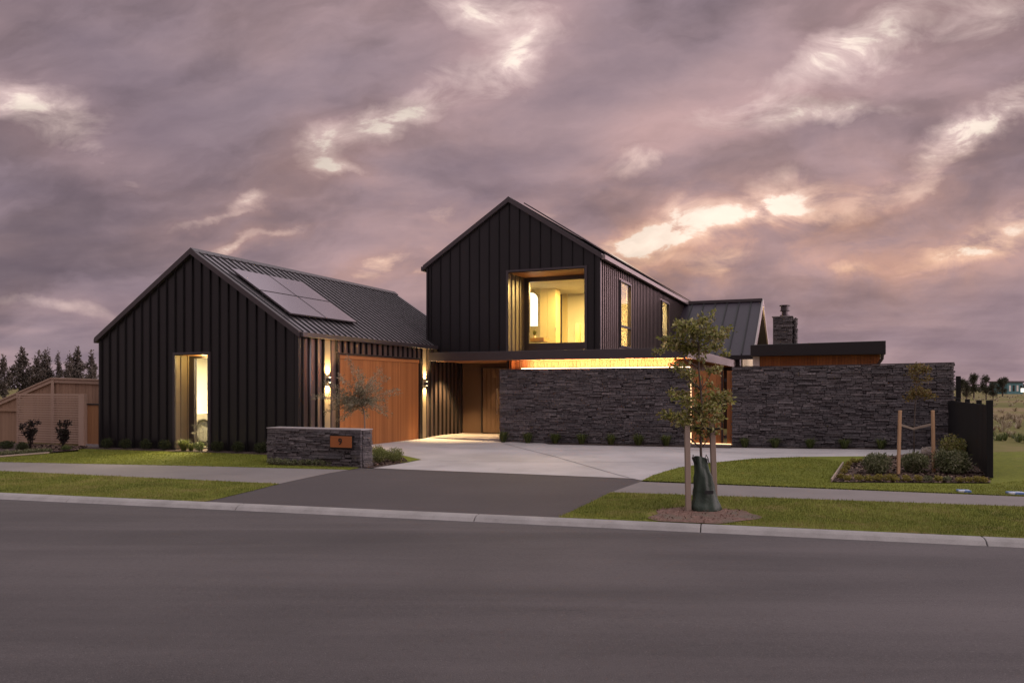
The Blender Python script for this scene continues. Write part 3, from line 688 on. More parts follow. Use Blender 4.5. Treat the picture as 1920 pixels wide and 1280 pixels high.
# --- garage wing
gl = hit_v(188, 0)[0]; GW = -gl
zeave = zat(620.5, 19.3)-.02
LG = hit_u(738, gl/2)[0]
gwin = (hit_v(330.5, 0)[0], hit_v(391.5, 0)[0]); zgw = zat(665.5, hit_v(360, 0)[1])
walls = MB(); seams = MB()
front_gable(walls, seams, gl, 0, 0, -.15, zeave-.06, [(*gwin, -.15, zgw)], .297)
dv0, dv1 = hit_u(631, 0)[0], hit_u(785, 0)[0]
zd = zat(664.6, hit_u(631, 0)[1])
hb(walls, 'wall', 'black_metal')['label'] = 'black ribbed metal gable wall of the garage wing'; walls = MB()
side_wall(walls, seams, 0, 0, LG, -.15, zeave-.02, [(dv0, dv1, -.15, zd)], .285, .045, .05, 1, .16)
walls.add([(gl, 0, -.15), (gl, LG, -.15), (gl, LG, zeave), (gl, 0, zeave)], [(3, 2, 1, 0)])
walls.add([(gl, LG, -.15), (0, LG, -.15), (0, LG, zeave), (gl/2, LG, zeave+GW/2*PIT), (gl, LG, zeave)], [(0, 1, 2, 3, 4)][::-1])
hb(walls, 'wall', 'sheen_side_metal')['label'] = 'ribbed metal side wall of the garage wing, warmly lit by wall lamps'
hb(seams, 'cladding_seams', 'seam_metal')
OV = .09
rf = MB(); ribs = MB(); ur = gl/2; zr = zeave+(GW/2+OV)*PIT
roof_slope(rf, ribs, OV, ur, -.06, LG+.06, zeave, zr, .07, .262, .030, .042)
roof_slope(rf, ribs, gl-OV, ur, -.06, LG+.06, zeave, zr, .07, .262, .030, .042)
roof = hb(rf, 'roof', 'sheen_roof_metal'); roof['label'] = 'dark ribbed metal roof of the garage wing'
hb(ribs, 'roof_ribs', 'seam_metal', roof)
def barge(ue, ur_, ze, zr_, v, parent, m='trim_metal', hgt=.13):
    b = MB()
    for s in (ue,):
        b.add([], [])
        b.hexa([(ue, v-.03, ze-hgt), (ur_, v-.03, zr_-hgt), (ur_, v+.10, zr_-hgt), (ue, v+.10, ze-hgt), (ue, v-.03, ze+.02), (ur_, v-.03, zr_+.02), (ur_, v+.10, zr_+.02), (ue, v+.10, ze+.02)])
    o = hb(b, 'barge_flashing', m, parent); fix(o); return o
barge(OV+.02, ur, zeave, zr, -.075, roof); barge(gl-OV-.02, ur, zeave, zr, -.075, roof)
rc = MB(); rc.prism([(ur-.16, zr-.16*PIT+.03), (ur, zr+.045), (ur+.16, zr-.16*PIT+.03), (ur+.14, zr-.16*PIT), (ur, zr+.01), (ur-.14, zr-.16*PIT)], -.08, LG+.08)
fix(hb(rc, 'ridge_cap', 'trim_metal', roof))
gt = MB(); gt.box(OV+.005, OV+.115, -.05, LG, zeave-.125, zeave-.005); o = hb(gt, 'gutter', 'trim_metal', roof, bevel=.012)
gt = MB(); gt.box(gl-OV-.115, gl-OV-.005, -.05, LG, zeave-.125, zeave-.005); hb(gt, 'gutter', 'trim_metal', roof, bevel=.012)
sf = MB(); sf.box(.052, OV, -.02, LG, zeave-.10, zeave-.085); hb(sf, 'soffit', 'soffit_timber', roof)
# corner flashings
for uu, vv in ((0, 0), (gl, 0)):
    c = MB(); c.box(uu-.05 if uu == 0 else uu-.012, uu+.056 if uu == 0 else uu+.05, vv-.042, vv+.07, -.15, zeave-.06); hb(c, 'corner_flashing', 'black_metal')
# downpipe near corner
pvd = hit_u(575, 0)[0]
dp = MB(); dp.tube([(.10, pvd, zeave-.1), (.10, pvd, 0)], [.035, .035], 10); hb(dp, 'downpipe', 'trim_metal', smooth=True)
# solar panels on the garage roof
def roofhit(px, py, lift=0.0):
    # plane: z = zeave + (OV-u)*PIT ; house coords
    d = Vector(((px-CX)/F, 1, (HY-py)/F)); o_ = Vector((0, 0, CAMZ))
    du, dv = d.x*UX+d.y*UY, d.x*VX+d.y*VY; ou, ov = UV(0, 0)
    t = (zeave+lift+(OV-ou)*PIT-CAMZ)/(d.z+du*PIT); return ou+t*du, ov+t*dv
def panel(root, name, ua, ub, va, vb, ze_, pit, uref, lift, m='panel_glass', label=None):
    zz = lambda u: ze_+(uref-u)*pit+lift
    fr = MB(); th = .035; n = Vector((pit, 0, 1)).normalized()
    P = [Vector((ua, va, zz(ua))), Vector((ub, va, zz(ub))), Vector((ub, vb, zz(ub))), Vector((ua, vb, zz(ua)))]
    fr.hexa([p-n*th for p in P]+P); f = fix(hb(fr, name, 'trim_metal', root))
    cu = (ub-ua)*.012; cv = (vb-va)*.012; g = MB()
    Q = [Vector((u, v, zz(u)))+n*.004 for u, v in ((ua+cu, va+cv), (ub-cu, va+cv), (ub-cu, vb-cv), (ua+cu, vb-cv))]
    g.add(Q, [(0, 1, 2, 3)]); go = hb(g, 'glass', m, f)
    if label: f['label'] = label
    return f
c4 = [roofhit(437.7, 504.5, .12), roofhit(541, 586.5, .12), roofhit(668, 604, .12), roofhit(568.5, 528, .12)]
ua_ = (c4[0][0]+c4[3][0])/2; ub_ = (c4[1][0]+c4[2][0])/2; va_ = (c4[0][1]+c4[1][1])/2; vb_ = (c4[2][1]+c4[3][1])/2
print('solar', ua_, ub_, va_, vb_, 'GW', GW, 'LG', LG, 'zeave', zeave, 'zr', zr, 'door', dv0, dv1, zd, 'win', gwin, zgw)
umid = (ua_+ub_)/2; vmid = (va_+vb_)/2; gp_ = .012
for (x0, x1) in ((ua_, umid-gp_), (umid+gp_, ub_)):
    for (y0, y1) in ((va_, vmid-gp_), (vmid+gp_, vb_)): panel(house, 'solar_panel', x0, x1, y0, y1, zeave, PIT, OV, .12)
rl = MB()
for f_ in (.2, .8):
    for k_ in (0, 1):
        u = ua_+(ub_-ua_)*(f_*.5+.5*k_); z = zeave+(OV-u)*PIT; rl.box(u-.02, u+.02, va_+.05, vb_-.05, z+.04, z+.085)
hb(rl, 'mounting_rails', 'steel')
# recessed garage window
def recess(ua, ub, za, zb, v, depth, gx0, mroot, frame_bottom, frame_top, nrib):
    wn = empty('window', (0, 0, 0), 0, mroot)
    lin = MB(); lin.add([(ub, v, za), (ub, v+depth, za), (ub, v+depth, zb), (ub, v, zb)], [(0, 1, 2, 3)]); hb(lin, 'reveal', 'lamplit_metal', wn)
    lin = MB(); lin.add([(ua, v, za), (ua, v+depth, za), (ua, v+depth, zb), (ua, v, zb)], [(3, 2, 1, 0)])
    for i in range(nrib):
        vv = v+depth*(i+.75)/nrib; lin.box(ua-.002, ua+.03, vv-.03, vv+.01, za, zb)
    hb(lin, 'reveal', 'lamplit_metal', wn)
    s = MB(); s.box(ua, ub, v+.02, v+depth, zb, zb+.02); hb(s, 'soffit', 'soffit_timber', wn)
    b = MB(); b.box(ua, ub, v, v+depth, za-.03, za); hb(b, 'sill', 'trim_metal', wn)
    t = MB(); o_ = .075
    t.box(ua-o_, ua-.001, v-.05, v+.02, za-.02, zb+o_); t.box(ub+.001, ub+o_, v-.05, v+.02, za-.02, zb+o_); t.box(ua-.001, ub+.001, v-.05, v+.02, zb+.021, zb+o_)
    hb(t, 'surround', 'trim_metal', wn)
    fr = MB(); vb = v+depth
    fr.box(ua, gx0, vb-.05, vb+.05, za, zb); fr.box(ub-.045, ub, vb-.05, vb+.05, za, zb)
    fr.box(gx0, ub-.045, vb-.05, vb+.05, za, za+frame_bottom); fr.box(gx0, ub-.045, vb-.05, vb+.05, zb-frame_top, zb)
    hb(fr, 'frame', 'trim_metal', wn)
    g = MB(); g.box(gx0, ub-.045, vb-.006, vb+.006, za+frame_bottom, zb-frame_top); hb(g, 'glass', 'glass', wn)
    return wn
mat('lamplit_metal', m_metal((.20, .155, .105), .42))  # dark cladding with the warm lamp glow put into its colour
dW = .46
gx0 = hit_v(366.5, dW)[0]
recess(gwin[0], gwin[1], -.04, zgw, 0, dW, gx0, house, .06, .07, 2)
# garage interior
def room(u0, u1, v0, v1, z0, z1, name, parent, m='plaster', skip=()):
    b = MB()
    F6 = {'front': [(u0, v0, z0), (u1, v0, z0), (u1, v0, z1), (u0, v0, z1)], 'back': [(u1, v1, z0), (u0, v1, z0), (u0, v1, z1), (u1, v1, z1)],
          'left': [(u0, v1, z0), (u0, v0, z0), (u0, v0, z1), (u0, v1, z1)], 'right': [(u1, v0, z0), (u1, v1, z0), (u1, v1, z1), (u1, v0, z1)],
          'floor': [(u0, v1, z0), (u1, v1, z0), (u1, v0, z0), (u0, v0, z0)], 'ceil': [(u0, v0, z1), (u1, v0, z1), (u1, v1, z1), (u0, v1, z1)]}
    for k_, q in F6.items():
        if k_ not in skip: b.add(q, [(0, 1, 2, 3)])
    return hb(b, name, m, parent)
room(gl+.1, -.1, dW+.08, LG-.2, -.02, 2.62, 'interior_room', house, skip=('front',))['label'] = 'brightly lit white garage interior'
fb_ = MB()
fb_.box(gl+.1, gwin[0]-.01, dW-.05+.06, dW+.09, -.02, 2.62); fb_.box(gwin[1]+.01, -.1, dW+.01, dW+.09, -.02, 2.62); fb_.box(gwin[0]-.01, gwin[1]+.01, dW+.01, dW+.09, zgw+.02, 2.62)
hb(fb_, 'interior_wall', 'plaster')
def lamp(name, kind, loc, energy, col=(1, .72, .38), parent=house, rot=(0, 0, 0), size=.2, sy=None, spot=None, blend=.6):
    l = bpy.data.lights.new(name, kind); l.energy = energy; l.color = col
    if kind == 'AREA':
        l.size = size
        if sy: l.shape = 'RECTANGLE'; l.size_y = sy
    elif kind == 'SPOT': l.spot_size = R(spot); l.spot_blend = blend; l.shadow_soft_size = size
    else: l.shadow_soft_size = size
    o = bpy.data.objects.new(name, l); C.objects.link(o); o.location = loc; o.rotation_euler = rot; o.parent = parent; return o
lamp('garage_light', 'AREA', (gl*.55, 2.2, 2.55), 1100, (1, .80, .52), size=1.6, sy=1.2)
lamp('reveal_light', 'POINT', ((gwin[0]+gwin[1])/2+.1, dW-.14, zgw-.12), 26, (1, .74, .26), size=.03)
# garage door
gd = empty('garage_door', (0, 0, 0), 0, house)
zg0 = -.09; sl_ = MB(); n = int((dv1-dv0-.1)/.062); st = (dv1-dv0-.1)/n
for i in range(n):
    s = dv0+.05+i*st; sl_.box(-.02, .022+.002*random.random(), s+.007, s+st-.007, zg0+.02, zd-.10)
hb(sl_, 'slats', 'cedar', gd)
p_ = MB(); p_.box(-.06, -.012, dv0+.04, dv1-.04, zg0, zd-.05); hb(p_, 'backing_panel', 'cedar_dark' if 'cedar_dark' in MATS else 'door_bronze', gd)
p_ = MB(); p_.box(-.02, .045, dv0+.04, dv1-.04, zd-.095, zd-.0); hb(p_, 'head_board', 'cedar', gd)
p_ = MB(); p_.box(-.02, .075, dv0-.03, dv0+.038, -.15, zd+.05); p_.box(-.02, .075, dv1-.038, dv1+.05, -.15, zd+.05); p_.box(-.02, .075, dv0+.038, dv1-.038, zd+.003, zd+.05)
hb(p_, 'door_frame', 'black_metal', gd)
p_ = MB(); zz = zd-.42; p_.box(.015, .026, dv0+.05, dv1-.05, zz-.004, zz+.004)
# --- wall lamps: up and down
def wall_lamp(v, z, label):
    t = empty('wall_lamp', (0, 0, 0), 0, house); t['label'] = label
    b = MB(); b.box(.05, .085, v-.05, v+.05, z-.035, z+.035); hb(b, 'backplate', 'trim_metal', t)
    b = MB(); b.tube([(.125, v, z-.06), (.125, v, z+.06)], [.04, .04], 14); hb(b, 'lamp_body', 'trim_metal', t)
    for s in (-1, 1):
        b = MB(); b.tube([(.125, v, z+s*.062), (.125, v, z+s*.068)], [.028, .028], 12); hb(b, 'lens', 'lamp_warm', t)
        lamp('lamp_light', 'SPOT', (.125, v, z+s*.075), 330, (1, .70, .30), t, (0 if s < 0 else math.pi, 0, 0), .02, spot=112, blend=1.0)
vl1_, tl1 = hit_u(617, .1); vl2_, tl2 = hit_u(799, .1)
zl = zat(712, tl1)
wall_lamp(vl1_, zl, 'wall lamp left of the garage door shining up and down'); wall_lamp(vl2_, zat(719, tl2), 'wall lamp right of the garage door shining up and down')
for vv in (vl1_, vl2_):
    b = MB(); b.box(-.002, .048, vv-.13, vv+.13, -.10, zeave-.11); hb(b, 'lamp_beam_panel', 'lamplit_metal')  # cladding strip behind each lamp, coloured lighter to carry the beam

# --- upper storey
VU = 6.95
uu0, tu0 = hit_v(801, VU); uu1, tu1 = hit_v(1123, VU)
zue = zat(498, hit_v(794, VU-.1)[1]); zue2 = zat(477, hit_v(1127.5, VU-.1)[1]); zue = (zue+zue2)/2
VUB = hit_u(1315, uu1+.09)[0]
print('upper', uu0, uu1, zue, zue2, VUB, 'stone', uw0, uw1, ug0, ug1, ztw)
zc1 = zat(651.5, hit_v(1288, VC-.12)[1]); zc0 = zat(670.3, hit_v(1288, VC-.12)[1])
wz = (hit_v(954, VU)[0], hit_v(1096.5, VU)[0]); tz = hit_v(1096.5, VU)[1]
wza, wzb = zat(655, tz), zat(503, tz)
walls = MB(); seams = MB()
front_gable(walls, seams, uu0, uu1, VU, zc1-.1, zue-.06, [(*wz, wza, wzb)], .345)
sw = [(hit_u(1161, uu1)[0], hit_u(1181, uu1)[0]), (hit_u(1239, uu1)[0], hit_u(1253, uu1)[0])]
szb = zat(524, hit_u(1161, uu1)[1]); sza = zat(650, hit_u(1161, uu1)[1])
hb(walls, 'wall', 'black_metal')['label'] = 'black standing seam gable wall of the upper storey'; walls = MB()
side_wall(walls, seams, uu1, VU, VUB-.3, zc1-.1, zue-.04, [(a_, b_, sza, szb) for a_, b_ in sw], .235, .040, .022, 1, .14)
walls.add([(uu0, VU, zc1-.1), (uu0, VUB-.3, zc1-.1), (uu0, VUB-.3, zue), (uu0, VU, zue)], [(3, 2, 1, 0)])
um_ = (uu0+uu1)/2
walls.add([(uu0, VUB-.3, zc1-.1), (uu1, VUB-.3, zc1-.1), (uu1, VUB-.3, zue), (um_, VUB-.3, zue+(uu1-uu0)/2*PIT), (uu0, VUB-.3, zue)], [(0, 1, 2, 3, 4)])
hb(walls, 'wall', 'sheen_side_metal')['label'] = 'ribbed metal side wall of the upper storey'
hb(seams, 'cladding_seams', 'seam_metal')
for uu in (uu0, uu1):
    c = MB(); c.box(uu-(.05 if uu == uu1 else .012), uu+(.05 if uu == uu0 else .052), VU-.042, VU+.06, zc1-.1, zue-.06); hb(c, 'corner_flashing', 'black_metal')
rf = MB(); ribs = MB(); zru = zue+((uu1-uu0)/2+OV)*PIT
roof_slope(rf, ribs, uu1+OV, um_, VU-.06, VUB, zue, zru, .07, .262, .04, .04)
roof_slope(rf, ribs, uu0-OV, um_, VU-.06, VUB, zue, zru, .07, .262, .04, .04)
roof = hb(rf, 'roof', 'sheen_roof_metal'); roof['label'] = 'dark metal roof of the upper storey'; hb(ribs, 'roof_ribs', 'seam_metal', roof)
barge(uu1+OV+.02, um_, zue, zru, VU-.075, roof); barge(uu0-OV-.02, um_, zue, zru, VU-.075, roof)
for s in (1, -1):
    ue_ = uu1+OV if s > 0 else uu0-OV
    gt = MB(); gt.box(ue_+s*.004, ue_+s*.12, VU-.05, VUB, zue-.15, zue-.005); hb(gt, 'gutter', 'sheen_trim_metal' if s > 0 else 'trim_metal', roof, bevel=.012)
rc = MB(); rc.prism([(um_-.16, zru-.16*PIT+.03), (um_, zru+.045), (um_+.16, zru-.16*PIT+.03), (um_+.14, zru-.16*PIT), (um_, zru+.01), (um_-.14, zru-.16*PIT)], VU-.08, VUB)
fix(hb(rc, 'ridge_cap', 'trim_metal', roof))
# solar array on the right slope, standing proud
hw = (uu1-uu0)/2; v0_ = VU+.55; nP = 6; pw = (VUB-.4-v0_)/nP
for i in range(nP):
    for (x0, x1) in ((um_+.28, um_+hw*.5+.02), (um_+hw*.5+.045, uu1-.10)):
        panel(house, 'solar_panel', x0, x1, v0_+i*pw+.01, v0_+(i+1)*pw-.01, zue, PIT, uu1+OV, .15)
# recessed picture window
dU = hit_u(983, wz[0])[0]-VU
gux = hit_v(993, VU+dU)[0]; tgl = hit_v(1090, VU+dU)[1]
zgb = zat(641.5, tgl); zgt = zat(523.5, tgl)
print('recess', dU, gux, wza, wzb, zgb, zgt)
wn = recess(wz[0], wz[1], wza, wzb, VU, dU, gux, house, zgb-wza, max(.05, wzb-zgt), 4)
wn['label'] = 'large recessed picture window glowing yellow in the upper gable'
# upper room interior
uL, uR_, vF, vB = uu0+.15, uu1-.12, VU+dU+.06, VU+dU+4.6
zF, zC = wza-.12, zgt+.12
for q_ in ((vF, sw[0][0], zF, zC), (sw[0][1], vB, zF, zC), (sw[0][0], sw[0][1], zF, sza), (sw[0][0], sw[0][1], szb, zC)): hb(MB().box(uR_, uR_+.03, q_[0], q_[1], q_[2], q_[3]), 'interior_wall', 'plaster')
room(uL, uR_, vF, vB, zF, zC, 'interior_room', house, skip=('front', 'right'))['label'] = 'cream upstairs room with warm light'
for q_ in ((uL, wz[0]-.01), (wz[1]+.01, uR_)): hb(MB().box(*q_, vF-.03, vF, zF, zC), 'interior_wall', 'plaster')
lamp('reveal_light', 'SPOT', (wz[0]+.55, VU+dU*.55, wzb-.04), 16, (1, .68, .30), size=.03, spot=140, blend=.8)
lamp('reveal_uplight', 'SPOT', (wz[0]+.7, VU+dU*.6, wzb-.75), 8, (1, .68, .30), rot=(math.pi, 0, 0), size=.03, spot=120, blend=1)
lamp('room_light', 'AREA', ((wz[0]+wz[1])/2+.2, vF+1.9, zC-.04), 520, (1, .63, .20), size=1.6, sy=1.6)
def rx(px, v): return hit_v(px, v)[0]
def rz(py, px, v): return zat(py, hit_v(px, v)[1])
wd = MB(); vW = vF+2.6
wa, wb = rx(1012, vW), rx(1042, vW); wc = rx(1046, vW)
wd.box(wa, (wa+wb)/2-.006, vW, vW+.5, zF, rz(540, 1020, vW)); wd.box((wa+wb)/2+.006, wb, vW, vW+.5, zF, rz(540, 1020, vW)); hb(wd, 'wardrobe', 'joinery')
dd = MB(); dd.box(rx(1046, vB-.03), rx(1053, vB-.03), vB-.06, vB-.01, zF, rz(552, 1050, vB)); hb(dd, 'doorway', 'dark_slot')
dd = MB(); dd.box(rx(1054, vB-.1), rx(1063, vB-.1), vB-.12, vB-.02, zF, rz(549, 1058, vB)); hb(dd, 'door_leaf', 'joinery')
dd = MB(); dd.box(rx(1081, vB-1.6), rx(1088, vB-1.6), vB-1.7, vB-1.5, zF, rz(607, 1085, vB-1.6)); hb(dd, 'half_wall', 'joinery')
# arched mirror on a side panel, its lower half-width cut by the frame
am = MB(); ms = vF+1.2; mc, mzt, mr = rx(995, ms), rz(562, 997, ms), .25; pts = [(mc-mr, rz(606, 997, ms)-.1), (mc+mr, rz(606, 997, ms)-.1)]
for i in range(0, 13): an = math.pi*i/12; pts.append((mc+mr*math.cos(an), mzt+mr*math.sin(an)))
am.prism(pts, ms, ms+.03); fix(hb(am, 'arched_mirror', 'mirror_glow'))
tp = MB(); tp.box(rx(993, ms), rx(1028, ms), ms-.45, ms+.1, rz(640, 1000, ms)-.02, rz(636, 1000, ms)+.02); hb(tp, 'bench_top', 'oak_top')
zb_ = rz(636, 1000, ms)+.02
tr_ = MB(); ur0 = rx(1078, vB-.5); tr_.tube([(ur0, vB-.3, rz(617, 1078, vB)), (ur0, vB-.26, rz(617, 1078, vB))], [.07, .07], 16); hb(tr_, 'round_wall_vase', 'white_paint')
kn = MB(); kk = rx(1042.5, vW); kn.tube([(kk, vW-.03, rz(616, 1042, vW)), (kk, vW, rz(616, 1042, vW))], [.035, .035], 10); hb(kn, 'door_knob', 'steel')
tp = MB(); tx, ty = W(rx(1002, ms-.15), ms-.15)
po = empty('potted_plant', (tx, ty, zb_)); tag(po, 'small green potted plant on the bench behind the upper window', 'plant')
MB().tube([(0, 0, 0), (0, 0, .1)], [.045, .06], 12).build('pot', 'white_paint', po)
tuft(MB(), 0, 0, .08, .13, .24, 60, .008).build('foliage', 'bright_tussock', po)
# side windows with blinds
for (a_, b_) in sw:
    wn = empty('window', (0, 0, 0), 0, house); wn['label'] = 'tall narrow side window with lit blind'
    fr = MB(); t_ = .05; u0_, u1_ = uu1-.05, uu1+.062
    fr.box(u0_, u1_, a_, a_+t_, sza, szb); fr.box(u0_, u1_, b_-t_, b_, sza, szb); fr.box(u0_, u1_, a_+t_, b_-t_, sza, sza+t_); fr.box(u0_, u1_, a_+t_, b_-t_, szb-t_, szb)
    fr.box(u0_, u1_-.02, a_+t_, b_-t_, sza+(szb-sza)*.30, sza+(szb-sza)*.33)
    hb(fr, 'frame', 'trim_metal', wn)
    g = MB(); g.box(uu1-.005, uu1+.005, a_+t_, b_-t_, sza+t_, szb-t_); hb(g, 'glass', 'glass', wn)
    bl = MB(); z = sza+.1
    while z < szb-.06: bl.add([(uu1-.10, a_+t_, z), (uu1-.10, b_-t_, z), (uu1-.04, b_-t_, z-.045), (uu1-.04, a_+t_, z-.045)], [(0, 1, 2, 3)]); z += .07
    hb(bl, 'blind', 'blind', wn)
    if a_ < sw[0][1]: continue
    room(uu1-1.2, uu1-.06, a_-.5, b_+.8, sza-.1, szb+.1, 'interior_niche', wn, skip=('right',))
    lamp('window_light', 'POINT', (uu1-.7, b_+.2, szb-.5), 60, (1, .70, .30), size=.1)

# --- canopy and ground floor behind the stone wall
uc0 = .14; uc1 = hit_v(1288.5, VC-.12)[0]
VCB = hit_u(1383, uc1)[0]
print('canopy', uc0, uc1, zc0, zc1, VCB)
cn = empty('canopy', (0, 0, 0), 0, house); cn['label'] = 'flat dark metal canopy with timber soffit over the entry'
b = MB(); b.box(uc0, uc1, VC-.12, VC-.06, zc0, zc1); hb(b, 'fascia', 'trim_metal', cn, bevel=.006); b = MB(); b.box(uc1-.06, uc1-.001, VC-.058, VCB, zc0, zc1-.002); hb(b, 'side_fascia', 'sheen_trim_metal', cn)
b = MB(); b.box(uc0, uc1-.061, VC-.059, VCB, zc0+.10, zc1-.03); hb(b, 'canopy_roof', 'black_metal', cn)
b = MB(); i = 0; u = uc0+.01
while u < uc1-.08: b.box(u, min(u+.115, uc1-.062), VC-.058, VCB-.02, zc0+.012, zc0+.03+.002*random.random()); u += .12
hb(b, 'soffit', 'soffit_timber', cn)
# timber clad ground-floor wall
UL = uw0+.12
tw_ = MB(); s = UL
while s < uc1-.5: tw_.box(s, min(s+.11, uc1-.5), VC+.75, VC+.79+.004*random.random(), -.1, zc0+.01); s += .118
s = VC+.80
while s < VCB-.1: tw_.box(uc1-.54, uc1-.50+.004*random.random(), s, s+.11, -.1, zc0+.01); s += .118
hb(tw_, 'timber_wall', 'soffit_timber')['label'] = 'vertical timber cladding behind the stone wall'
b = MB(); b.box(UL-.02, uc1-.56, VC+.80, VCB-.1, -.1, zc0); hb(b, 'inner_wall', 'stone_core')
b = MB(); b.box(UL+.02, UL+.10, VC+.42, VC+.74, ztw-.1, zc0+.01); hb(b, 'timber_post', 'cedar')
# LED strip lying along the back of the wall top
b = MB(); b.box(uw0+.55, uw1-.02, VC+.405, VC+.43, ztw+.024, ztw+.045); hb(b, 'led_strip', 'led_warm')
lamp('led_light', 'AREA', ((uw0+uw1)/2+.3, VC+.50, ztw+.0), 180, (1, .60, .34), rot=(math.pi, 0, 0), size=uw1-uw0-.8, sy=.06)
# entry recess
vE = 9.0; uE = uw0+.05
walls = MB(); seams = MB(); side_wall(walls, seams, 0.02, LG-.0 if LG < 8 else 6.3, vE+.2, -.12, zc0+.02, [], .285, .045, .05)
lg2 = MB(); b = MB()
dz1 = zc0-.18
ua1, ua2 = .07, uE
b = MB(); b.box(ua1, ua2, vE, vE+.06, -.05, zc0+.01); hb(b, 'entry_wall', 'door_bronze')
fd = empty('front_door', (0, 0, 0), 0, house); fd['label'] = 'tall dark timber front door with a long pull handle'
du0 = ua2-1.75; b = MB(); s = du0
while s < ua2-.02: b.box(s, min(s+.15, ua2-.02), vE-.05, vE-.004, .07, dz1); s += .156
hb(b, 'door_leaf', 'door_bronze', fd)
b = MB(); b.box(du0-.06, du0-.005, vE-.08, vE-.003, .05, dz1+.06); b.box(du0-.005, ua2-.02, vE-.08, vE-.003, dz1+.003, dz1+.06); hb(b, 'door_frame', 'black_metal', fd)
uh, th_ = hit_v(932.5, vE-.11); b = MB(); b.tube([(uh, vE-.13, zat(776, th_)), (uh, vE-.13, zat(728, th_))], [.016, .016], 10); hb(b, 'handle', 'steel', fd)
b = MB(); vs_ = VC+.05; b.box(.06, ua2+.0, vs_, vE, -.09, .03); hb(b, 'porch_step', 'cap_concrete', bevel=.01)
b = MB(); b.box(.10, ua2-.1, vs_+.5, vs_+1.6, .032, .045); hb(b, 'step_slab', 'concrete_pale')
b = MB(); b.box(ua2, ua2+.06, VC+.42, vE+.06, -.1, zc0+.01); hb(b, 'entry_wall', 'black_metal')
for uu, vv, en in ((.62, VC+.9, 620), (1.9, vE-.75, 120)):
    b = MB(); b.tube([(uu, vv, zc0+.013), (uu, vv, zc0+.025)], [.04, .04], 14); d_ = hb(b, 'downlight', 'lamp_warm'); d_['label'] = 'round downlight in the entry soffit'
    lamp('downlight_lamp', 'SPOT', (uu, vv, zc0-.02), en, (1, .66, .30), rot=(0, 0, 0), size=.03, spot=95, blend=.5)

# --- link wing with steep roof, at the back
t36 = 35.2; Xr = (1429-CX)/F*t36; ulk, vlk = UV(Xr, t36); zlr = zat(563.4, t36); hwl = .113*t36; zle = zlr-hwl*PIT*.995
rf = MB(); zlk = zlr
th = .08
uA = uu1+.0
for s in (-1, 1):
    ve = vlk+s*hwl
    P = [(uA, ve, zle), (ulk, ve, zle), (ulk, vlk, zlr), (uA, vlk, zlr)]; Q = [(p[0], p[1], p[2]-th) for p in P]
    rf.add(Q+P, [(0, 3, 2, 1), (4, 5, 6, 7), (0, 1, 5, 4), (1, 2, 6, 5), (2, 3, 7, 6), (3, 0, 4, 7)])
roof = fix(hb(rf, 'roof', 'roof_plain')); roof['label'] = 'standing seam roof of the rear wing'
rb = MB(); s = ulk-.45
while s > uA: rb.hexa([(s-.02, vlk-hwl, zle), (s+.02, vlk-hwl, zle), (s+.02, vlk, zlr), (s-.02, vlk, zlr), (s-.02, vlk-hwl, zle+.06), (s+.02, vlk-hwl, zle+.06), (s+.02, vlk, zlr+.06), (s-.02, vlk, zlr+.06)]); s -= .52
fix(hb(rb, 'roof_seams', 'seam_metal', roof))
b = MB(); b.box(uA, ulk+.02, vlk-.14, vlk+.14, zlr-.04, zlr+.09); hb(b, 'ridge_cap', 'trim_metal', roof)
b = MB(); b.box(uA, ulk+.03, vlk-hwl-.13, vlk-hwl-.005, zle-.17, zle+.0); hb(b, 'gutter', 'black_metal', roof)
for s in (-1, 1):
    b = MB(); y0, y1 = vlk+s*hwl, vlk
    b.hexa([(ulk+.003, y0, zle-.2), (ulk+.06, y0, zle-.2), (ulk+.06, y1, zlr-.2), (ulk+.003, y1, zlr-.2), (ulk+.003, y0, zle+.08), (ulk+.06, y0, zle+.08), (ulk+.06, y1, zlr+.08), (ulk+.003, y1, zlr+.08)])
    fix(hb(b, 'barge_flashing', 'sheen_trim_metal', roof))
b = MB(); b.prism([(vlk-hwl+.35, -.1), (vlk+hwl-.35, -.1), (vlk+hwl-.35, zle+.1), (vlk, zlr-.25), (vlk-hwl+.35, zle+.1)], uA, ulk-.55, ax='x'); fix(hb(b, 'wall', 'black_metal'))['label'] = 'dark walls of the rear wing'
b = MB(); b.prism([(vlk-hwl+.9, 1.6), (vlk+hwl-.9, 1.6), (vlk+hwl-.9, zle+.25), (vlk, zlr-.75), (vlk-hwl+.9, zle+.25)], ulk-.545, ulk-.50, ax='x'); fix(hb(b, 'gable_window', 'gable_lit'if 'gable_lit' in MATS else 'blind'))
lamp('gable_light', 'POINT', (ulk-.15, vlk, zlr-1.0), 30, (1, .74, .36), size=.08)

# --- flat-roofed right wing
VRW = 9.6
ur0, tr0 = hit_v(1407, VRW); ur1, tr1 = hit_v(1661, VRW)
zt, zb0 = zat(646.5, tr0), zat(667.6, tr0); zt2 = zat(638.5, tr1)
b = MB(); b.hexa([(ur0, VRW, zb0), (ur1, VRW, zb0), (ur1, VRW+5, zb0), (ur0, VRW+5, zb0), (ur0, VRW, zt), (ur1, VRW, zt2), (ur1, VRW+5, zt2), (ur0, VRW+5, zt)])
fix(hb(b, 'roof', 'black_metal', bevel=.01))['label'] = 'flat dark roof of the right wing'
uq0, uq1 = hit_v(1424, VRW+.4)[0], hit_v(1650, VRW+.4)[0]; b = MB(); s = uq0
while s < uq1: b.box(s, min(s+.082, uq1), VRW+.4, VRW+.43+.003*random.random(), -.1, zb0+.002); s += .088
hb(b, 'timber_wall', 'cedar')['label'] = 'cedar cladding under the flat roof'
